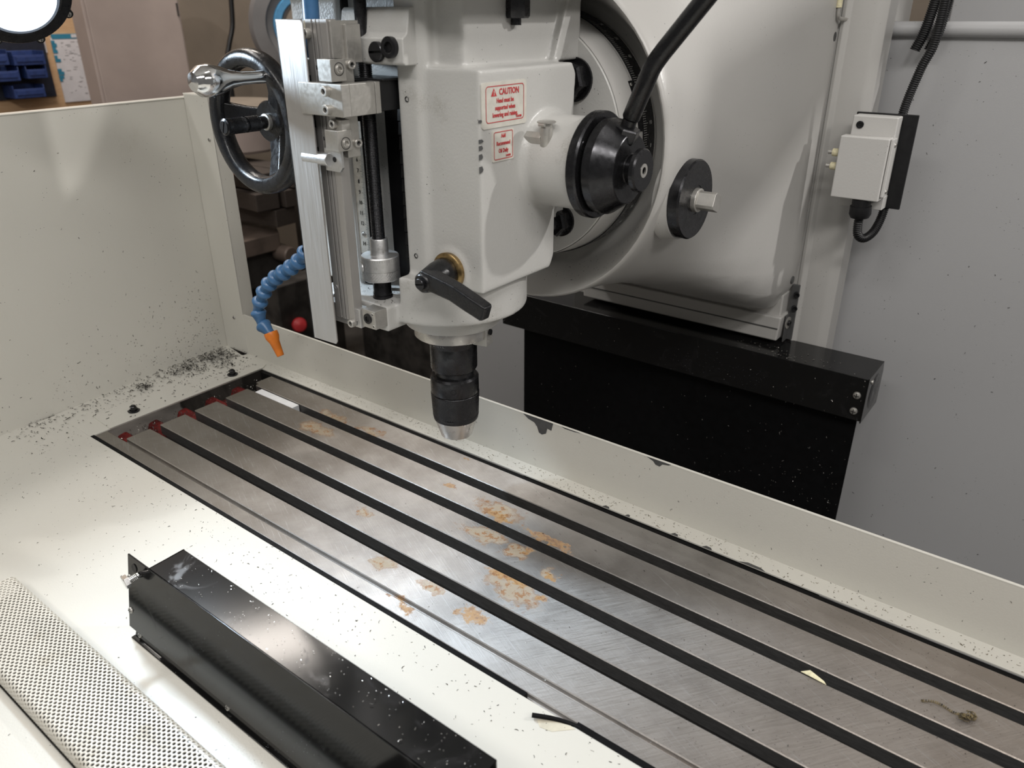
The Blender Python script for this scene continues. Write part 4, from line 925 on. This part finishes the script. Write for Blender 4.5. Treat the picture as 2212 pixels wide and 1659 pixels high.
pa=root('shadow_caster',(1.49,1.0,1.0),'pale unseen bar added above the column to cast a diagonal shadow on it','arm')
b=B(); b.prism([(.885,.945),(.965,.932),(1.15,1.020),(1.30,1.09),(1.30,1.16),(1.12,1.075),(.905,1.030)],'x',1.47,1.51); obj('caster_bar',b,'cast_column',pa,bev=.003)  # made-up bar out of view, shaped to throw the diagonal column shadow
b=B(); b.box(1.46,1.52,1.265,1.33,1.0,2.6); obj('caster_post',b,'cast_column',pa,bev=.003)

# ================================================================== WORK LAMP
LP=Vector((.1285,-.004,.5805)); LD=Vector((.74,-.10,-.48)).normalized()
wl=root('work_lamp',LP,'round black machine work lamp with glowing white lens at the top left','lamp')
b=B(); b.lathe([(0,-.050),(.020,-.050),(.040,-.030),(.0540,-.012),(.0550,-.008),(.0550,.004),(.0535,.006),(.0430,.0075),(.0415,.0065),(.0415,-.002)],LP,LD,seg=64); obj('housing',b,'black_gloss',wl)
tq=LD.orthogonal().normalized(); qq=LD.cross(tq)
for i in range(8):
    a=2*PI*i/8+.35; d=tq*math.cos(a)+qq*math.sin(a); c=LP+d*.0555
    b=B(); b.lathe([(0,-.008),(.0050,-.008),(.0050,.003),(0,.003)],c,LD,seg=16); b.prism
    obj('screw_lug',b,'black_gloss',wl); put(PAN,'pan_screw',c+LD*.003,LD,.0030,wl)
b=B(); b.lathe([(.0418,.0050),(.0405,.0085),(.0375,.0092),(.0365,.0060)],LP,LD,seg=64); obj('lens_rim',b,'lens',wl)
b=B(); b.lathe([(0,.0075),(.020,.0074),(.0368,.0060)],LP,LD,seg=64); obj('lens',b,'glow',wl,label='glowing white lens')
b=B(); b.tube(sm3([LP-LD*.049,LP-LD*.075+V(0,0,.004),LP-LD*.10+V(-.02,0,.05),(-.02,.06,.75),(.10,.22,.85),(.40,.25,.72)],10),.010,14); obj('gooseneck',b,'black_plastic',wl)
sl=bpy.data.lights.new('lamp_beam','SPOT'); sl.energy=PW['lamp']; sl.spot_size=math.radians(105); sl.spot_blend=.9; sl.shadow_soft_size=.034; sl.color=(.70,.85,1)
so=bpy.data.objects.new('lamp_beam',sl); COL.objects.link(so); so.parent=wl; so.location=LD*.014; so.rotation_euler=LD.to_track_quat('-Z','Y').to_euler()
# ================================================================== WORKSHOP BEHIND
lk=root('steel_locker',(-1.95,1.24,-.95),'tall taupe steel locker at the far left behind the tray','locker')
b=B(); b.box(-1.99,-1.9,1.055,1.427,-.95,1.1); obj('locker_body',b,'cabinet',lk,bev=.004)
b=B(); b.box(-1.9,-1.893,1.066,1.418,-.80,1.06); obj('locker_door',b,'cabinet',lk,bev=.003)
b=B(); b.box(-1.893,-1.887,1.408,1.413,.555,.60); obj('hinge',b,'dark_iron',lk)
bd=root('plywood_board',(-2.42,1.0,.2),'plywood tool board on the far left wall','board')
b=B(); b.box(-2.44,-2.41,.40,1.36,-.3,1.2); obj('board_sheet',b,'wood',bd,bev=.002)
rl=root('bin_rail',(-2.39,.9,.35),'dark navy louvre panel holding the blue bins on the plywood board','panel')
b=B(); b.box(-2.409,-2.395,.60,1.118,.262,.60); obj('rail_plate',b,'dark_panel',rl,bev=.002)
def bin_(y0,y1,z0,z1,label):
    r=root('storage_bin',(-2.36,(y0+y1)/2,z0),label,'bin','blue bins on the dark panel')
    x0,x1=-2.394,-2.300; t=.003
    b=B(); b.box(x0,x1,y0,y1,z0,z0+t); b.box(x0,x1,y0,y0+t,z0,z1); b.box(x0,x1,y1-t,y1,z0,z1); b.box(x0,x0+t,y0,y1,z0,z1)
    b.box(x1-t,x1,y0,y1,z0,z0+(z1-z0)*.72); obj('bin_body',b,'blue_bin',r,bev=.0015)
    b=B(); b.box(x1,x1+.003,y0+.01,y1-.01,z0+(z1-z0)*.25,z0+(z1-z0)*.62); obj('label_holder',b,'blue_bin',r,bev=.001)
bin_(.950,1.066,.388,.437,'blue bin in the upper row below the lamp')
bin_(.80,.935,.392,.445,'blue bin in the upper row at the left frame edge')
bin_(.985,1.062,.340,.385,'blue bin in the middle row, right of two')
bin_(.84,.960,.335,.385,'blue bin in the middle row, left of two')
bin_(.922,1.037,.272,.318,'blue bin alone in the bottom row')
ch_=root('wall_chart',(-2.39,1.22,.36),'white paper chart with teal tabs and header pinned on the plywood board','chart')
b=B(); b.box(-2.409,-2.405,1.150,1.300,.236,.478); obj('chart_sheet',b,'paper',ch_)
b=B(); b.box(-2.4095,-2.404,1.155,1.300,.474,.492); obj('header_band',b,'teal',ch_)
b=B(); b.box(-2.404,-2.4035,1.232,1.285,.478,.490); obj('header_label',b,'paper',ch_)
for i,(z,wd) in enumerate(((.463,.012),(.452,.018),(.441,.012),(.428,.016),(.408,.010),(.395,.020),(.358,.014),(.347,.022),(.333,.018),(.322,.010))):
    b=B(); b.box(-2.4045,-2.4035,1.148,1.150+wd,z-.006,z+.006); obj('index_tab',b,'teal',ch_)
rr=random.Random(5)
b=B()
for i in range(60):
    y=1.18+rr.random()*.10; z=.262+rr.random()*.20; b.box(-2.4046,-2.4042,y,y+.004+rr.random()*.014,z,z+.0022)
obj('chart_lines',b,'paper_line',ch_,sm=False,kind='stuff')
nt=root('paper_note',(-2.40,1.11,.45),'small white note on the plywood between the bins and the chart','note')
b=B(); b.box(-2.409,-2.406,1.100,1.127,.425,.475); obj('note_sheet',b,'paper',nt)
# grey wheel with blue centre
rw=root('hose_reel',(-1.5,1.70,.53),'grey round hose reel with a blue ring far behind the handwheel','reel')
C=Vector((-1.56,1.745,.5200)); ax=Vector((.80,-.60,0)).normalized()
b=B(); b.lathe([(0,-.05),(.200,-.05),(.212,-.03),(.212,.01),(.197,.03),(.150,.035),(.145,.026),(.125,.018),(0,.018)],C,ax,seg=56); obj('reel_drum',b,'reel_grey',rw)
b=B(); b.lathe([(.088,.018),(.092,.034),(.116,.034),(.122,.018)],C,ax,seg=48); obj('blue_ring',b,'light_blue',rw)
b=B(); b.lathe([(0,.018),(.080,.018),(.072,.030),(0,.032)],C,ax,seg=40); obj('reel_hub',b,'brown_wall',rw)
b=B(); b.box(-1.75,-1.58,1.72,1.80,-.95,.45); obj('reel_stand',b,'dark_iron',rw,bev=.004)
hs=root('black_cable',(-1.9,1.6,.5),'black cable hanging down the brown wall beside the grey reel','cable')
b=B(); b.tube(sm3([(-1.9,1.66,.62),(-1.9,1.648,.52),(-1.9,1.62,.45),(-1.9,1.60,.38),(-1.9,1.60,.2)],8),.010,10); obj('cable_run',b,'black_plastic',hs)
# bench with dark timbers, brown plate and odds and ends
wb=root('old_machine',(-1.25,1.4,-.95),'dark oily machine base with a worn brown table top behind the tray','machine')
b=B(); b.prism([(-1.84,1.00),(-1.20,1.00),(-1.20,1.235),(-1.32,1.31),(-1.84,1.31)],'z',-.200,-.140); obj('machine_top',b,'worn_top',wb,bev=.004,label='worn brown table top')
b=B(); b.box(-1.83,-1.24,1.02,1.29,-.33,-.20); b.box(-1.80,-1.30,1.05,1.27,-.95,-.33); obj('machine_base',b,'dark_iron',wb,bev=.006)
b=B(); b.cyl((-1.225,1.24,-.215),(-1.15,1.24,-.215),.030,seg=24,ch=.004); obj('shaft_knob',b,'worn_top',wb)
b=B(); b.cyl((-1.19,1.25,-.24),(-1.19,1.25,-.42),.012,seg=14); obj('knob_arm',b,'worn_top',wb)
for i,(y,z,dx) in enumerate(((1.20,-.02,0),(1.30,-.02,.02),(1.22,.045,.0),(1.32,.045,.03),(1.25,-.085,.0))):
    r=root('timber_beam',(-1.3,y,z-.03),['lowest front dark timber beam of the stack on the machine','lowest rear dark timber beam of the stack on the machine','middle front dark timber beam under the orange scrap','middle rear dark timber beam under the orange scrap','thin dark timber beam resting directly on the brown table top'][i],'timber')
    b=B(); b.box(-1.82,-1.18+dx,y-.045,y+.045,z-.030,z+.030); o_=obj('beam',b,'timber',r,bev=.003)
    for o in (r,): o.rotation_euler=(0,0,math.radians(-3+i*2))
og=root('orange_scrap',(-1.3,1.12,.09),'rusty orange scrap bar lying on the dark timbers behind the handwheel','scrap')
b=B(); b.box(-1.50,-1.22,1.075,1.165,.078,.105); obj('scrap_bar',b,'rust_orange',og,bev=.004); og.rotation_euler=(0,0,.25)
gd=root('grey_drum',(-1.55,1.32,.17),'dull grey drum behind the spokes of the handwheel','drum')
b=B(); b.lathe([(0,-.09),(.19,-.09),(.20,-.08),(.20,.06),(.19,.07),(0,.07)],(-1.60,1.36,.19),(0,0,1),seg=48); obj('drum_body',b,'cabinet',gd)
b=B(); b.lathe([(.2,.055),(.206,.058),(.206,.072),(.196,.076),(0,.076)],(-1.60,1.36,.19),(0,0,1),seg=48); obj('drum_lid',b,'brown_wall',gd)
dk=root('dark_backdrop',(-1.0,1.7,-.95),'plain dark brown sheet in the background under the milling head','partition')
b=B(); b.box(-1.25,-.30,1.62,1.66,-.95,-.16); obj('backdrop_sheet',b,'dark_iron',dk,bev=.003)  # plain dark sheet filling the dark background below the head
eb=root('stop_button_box',(-1.0,1.13,-.45),'dark control box with a red mushroom button behind the aluminium guard strip','control box')
b=B(); b.box(-1.10,-1.012,1.06,1.30,-.62,-.26); obj('button_box',b,'dark_iron',eb,bev=.006)
b=B(); b.lathe([(0,-.01),(.010,-.01),(.010,.008),(.022,.010),(.026,.018),(.022,.026),(.010,.030),(0,.031)],(-1.012,1.130,-.413),Vector((.85,-.45,.3)),seg=28); obj('mushroom_button',b,'red_button',eb,label='red mushroom push button')

# ================================================================== SWARF
def chips(name,label,mat,places,cat='metal chips'):
    """places: (point, normal, length, width) -> one joined mesh of tiny curled slivers"""
    b=B()
    for p,n,L,wd in places:
        p=Vector(p); n=Vector(n).normalized(); t=n.orthogonal().normalized(); t=(Matrix.Rotation(R.uniform(0,2*PI),3,n)@t); s=n.cross(t)
        c=R.uniform(-.9,.9); k=R.uniform(.1,.5); P=[]
        for i in range(4):
            u=(i/3-.5); q=p+t*(u*L)+s*(c*u*u*L)+n*(wd*.25+L*k*.35*(.25-u*u))
            ww=wd*(1-.5*abs(u)*2*R.random()); P+=[q-s*ww/2,q+s*ww/2+n*wd*R.uniform(-.2,.5)]
        b.faces(P,[(0,1,3,2),(2,3,5,4),(4,5,7,6)])
    o=obj(name,b,mat,None,sm=False,flip=False); setp(o,label,cat,None,'stuff'); return o
def ln_(): return min(.0065,.0021*math.exp(R.gauss(0,.45)))
Z1=(0,0,1)
P=[]
for i in range(1250):
    P.append(((R.uniform(-.09,1.15),R.uniform(-.50,-.004) if R.random()<.7 else -abs(R.gauss(0,.05))-.004,.0017),Z1,ln_()*(1.0 if R.random()<.3 else .55),R.uniform(.0003,.0008)))
P=[q for q in P if not (.43<q[0][0]<.9 and -.185<q[0][1]<-.12) and not(.26<q[0][0]<.8 and -.29<q[0][1]<-.205)]
chips('metal_chips','dark metal chips scattered over the cream tray floor in front of the table','chip_dark',P)
P=[]
for i in range(1050):
    y=R.uniform(-.08,.315) if R.random()<.45 else .31-abs(R.gauss(0,.10)); 
    xw=XL0+(XL1-XL0)*(y+.09)/.41; d=abs(R.gauss(0,.030)) if R.random()<.75 else R.uniform(0,.12)
    x=xw+.002+d
    if x>.004 or y>.318: continue
    P.append(((x,y,.0030+(.003*R.random() if d<.015 and y>.12 else 0)),Z1,ln_()*1.4,R.uniform(.0006,.0016)))
for cx,cy,n_,sp_ in ((-.085,.130,60,.007),(-.095,.205,90,.010),(-.070,.225,40,.008),(-.055,.265,50,.008),(-.110,.255,70,.010),(-.10,.29,90,.010),(-.075,.29,50,.012)):
    for i in range(n_): P.append(((max(cx+R.gauss(0,sp_),-.128),min(cy+R.gauss(0,sp_*1.4),.318),.003+R.random()*.0045),(R.gauss(0,.4),R.gauss(0,.4),1),ln_()*1.6,R.uniform(.0008,.0021)))
chips('metal_chips','heaps of black chips along the foot of the tall left tray wall','chip_dark',P)
P=[]
for i in range(330):
    y=R.uniform(-.08,.315) if R.random()<.5 else .31-abs(R.gauss(0,.09)); z=abs(R.gauss(0,.07)) if R.random()<.8 else R.uniform(0,.4)
    if y<-.1: continue
    P.append(((wallx(y)+.0006,y,.004+z),(1,0.07,0),ln_()*.9,R.uniform(.0003,.0009)))
chips('metal_chips','dark chips stuck to the inside of the tall left tray wall','chip_dark',P)
P=[]
for i in range(720):
    P.append(((R.uniform(0,1.3),R.uniform(.3000,.3225),.0016),Z1,ln_()*.75,R.uniform(.0003,.0007)))
chips('metal_chips','brown chips along the narrow tray ledge behind the table','chip_rusty',P)
P=[]
for i in range(110): P.append(((R.uniform(.0,1.2),.3233,R.uniform(.003,.074)),(0,-1,0),ln_()*.7,R.uniform(.0003,.0006)))
chips('metal_chips','sparse dark specks on the low rear tray wall','chip_dark',P)
P=[]
for i in range(430):
    x=.02+.98*R.random() if R.random()<.4 else R.gauss(.80,.12); x=min(max(x,.17),.88)
    z=R.uniform(-.45,.045) if R.random()<.5 else R.gauss(-.22,.10)
    y=.7796 if -.027<z<.046 else .8014
    if z>.045 or (y>.79 and not(.206<x<.875)): continue
    P.append(((x,y,z),(0,-1,.1),ln_()*.7,R.uniform(.0004,.0011)))
for i in range(70): P.append(((R.gauss(.73,.05),R.uniform(.782,.822),.0475),Z1,ln_(),R.uniform(.0006,.0014)))
chips('metal_chips','bright chips sprinkled on the black way cover and curtain','chip_bright',P)
P=[]
for i in range(420):
    x=R.uniform(.06,1.3); y=R.uniform(.003,.29)
    if any(a-.002<y<c+.002 for a,c in slots): continue
    P.append(((x,y,.0003),Z1,ln_()*.5,R.uniform(.0003,.0006)))
chips('metal_chips','bright tiny specks of swarf on the steel table','chip_bright',P)
P=[]
for i in range(260):
    x=R.uniform(.55,1.3); y=R.uniform(.08,.29)
    if any(a-.002<y<c+.002 for a,c in slots): continue
    P.append(((x,y,.0003),Z1,ln_()*.5,R.uniform(.0003,.0007)))
chips('metal_chips','dark specks of swarf on the right part of the steel table','chip_dark',P)
P=[]
for i in range(640):
    y=R.choice([.0725,.130,.186,.244])+R.gauss(0,.009) if R.random()<.7 else R.uniform(.025,.285)
    P.append(((min(max(R.gauss(.035,.016),.008),.062),y,R.uniform(-.028,-.008)+(.0)),(R.gauss(0,.5),R.gauss(0,.5),1),ln_()*1.2,R.uniform(.0006,.0014)))
chips('metal_chips','wet black chips heaped in the red trough at the left end of the table','chip_dark',P)
P=[]
for i in range(120):
    P.append(((min(max(R.gauss(.045,.012),.012),.066),R.uniform(.025,.285),R.uniform(-.010,.0006)),(R.gauss(0,.5),R.gauss(0,.5),1),ln_()*.8,R.uniform(.0005,.001)))
chips('metal_chips','bright chips at the left ends of the table slots','chip_bright',P)
P=[]
for i in range(150): P.append(((R.uniform(.42,.528),R.uniform(.118,.165),.2818),Z1,ln_()*.8,R.uniform(.0004,.0009)))
chips('metal_chips','dark oily chips on the flat stop arm below the micrometer nut','chip_dark',P)
P=[]
for i in range(90):
    a=R.uniform(-1.9,-.5); y=R.uniform(.36,.41); r=.187-(y-.352)*(.026/.06)
    P.append(((SC.x+r*math.cos(a)*.995,y,SC.z+r*math.sin(a)*.995),(-math.cos(a),-.3,-math.sin(a)),ln_(),R.uniform(.0004,.001)))
chips('metal_chips','dark chips lying in the bottom of the round swivel seat','chip_dark',P)
P=[((R.uniform(.75,1.35),.9546,R.uniform(-.4,.52)),(0,-1,0),ln_()*.8,R.uniform(.0004,.001)) for i in range(150)]+[((R.uniform(-.1,.28),.9546,R.uniform(-.4,.1)),(0,-1,0),ln_()*.8,R.uniform(.0004,.001)) for i in range(60)]
chips('metal_chips','sparse dark specks on the grey splash guard','chip_dark',P)
P=[((R.uniform(.50,.865),R.uniform(-.16,-.127),.0962),Z1,ln_()*.5,R.uniform(.0003,.0006)) for i in range(150)]
chips('metal_chips','bright specks on top of the black sheet-metal cover','chip_bright',P)
# curl of swarf and a yellow scrap on the table
cz=root('swarf_curl',(1.11,.209,.001),'bronze curl of stringy swarf lying on the table near the right edge','swarf')
b=B(); pts=[];q0=Vector((1.0880,.2105,.0018))
ctrl=sm3([(1.088,.2095,.0015),(1.096,.2130,.0030),(1.104,.2130,.0035),(1.112,.2110,.0030),(1.119,.2115,.0035)],40)
for i,p in enumerate(ctrl): a=i*.75; pts.append(p+V(math.cos(a)*.0007,math.sin(a)*.0006,math.sin(a)*.0008))
b.tube(pts,.00042,6); obj('tail',b,'chip_rusty',cz,ang=0)
b=B(); pts=[]
for i in range(260): a=i*.55; pts.append(V(1.1240+.0045*math.sin(i*.061),.2125+.0045*math.cos(i*.047),.0040+.0028*math.sin(i*.033))+V(math.cos(a)*.0020,math.sin(a)*.0020,math.cos(a*.7)*.0014))
b.tube(pts,.00040,6); obj('tangle',b,'chip_rusty',cz,ang=0)
ys=root('yellow_scrap',(.999,.1845,.001),'pale yellow torn scrap at the edge of a table slot','scrap')
b=B(); b.faces([(.9900,.1785,.0008),(.9970,.1830,.0030),(1.0110,.1795,.0010),(1.0140,.1770,.0006),(1.000,.1765,.0022),(.9900,.1785,.0014),(.9970,.1830,.0036),(1.0110,.1795,.0016),(1.0140,.1770,.0010),(1.000,.1765,.0028)],[(0,1,2,3,4),(9,8,7,6,5)]+[(i,5+i,5+(i+1)%5,(i+1)%5) for i in range(5)]); obj('scrap_piece',b,'ivory',ys,sm=False)
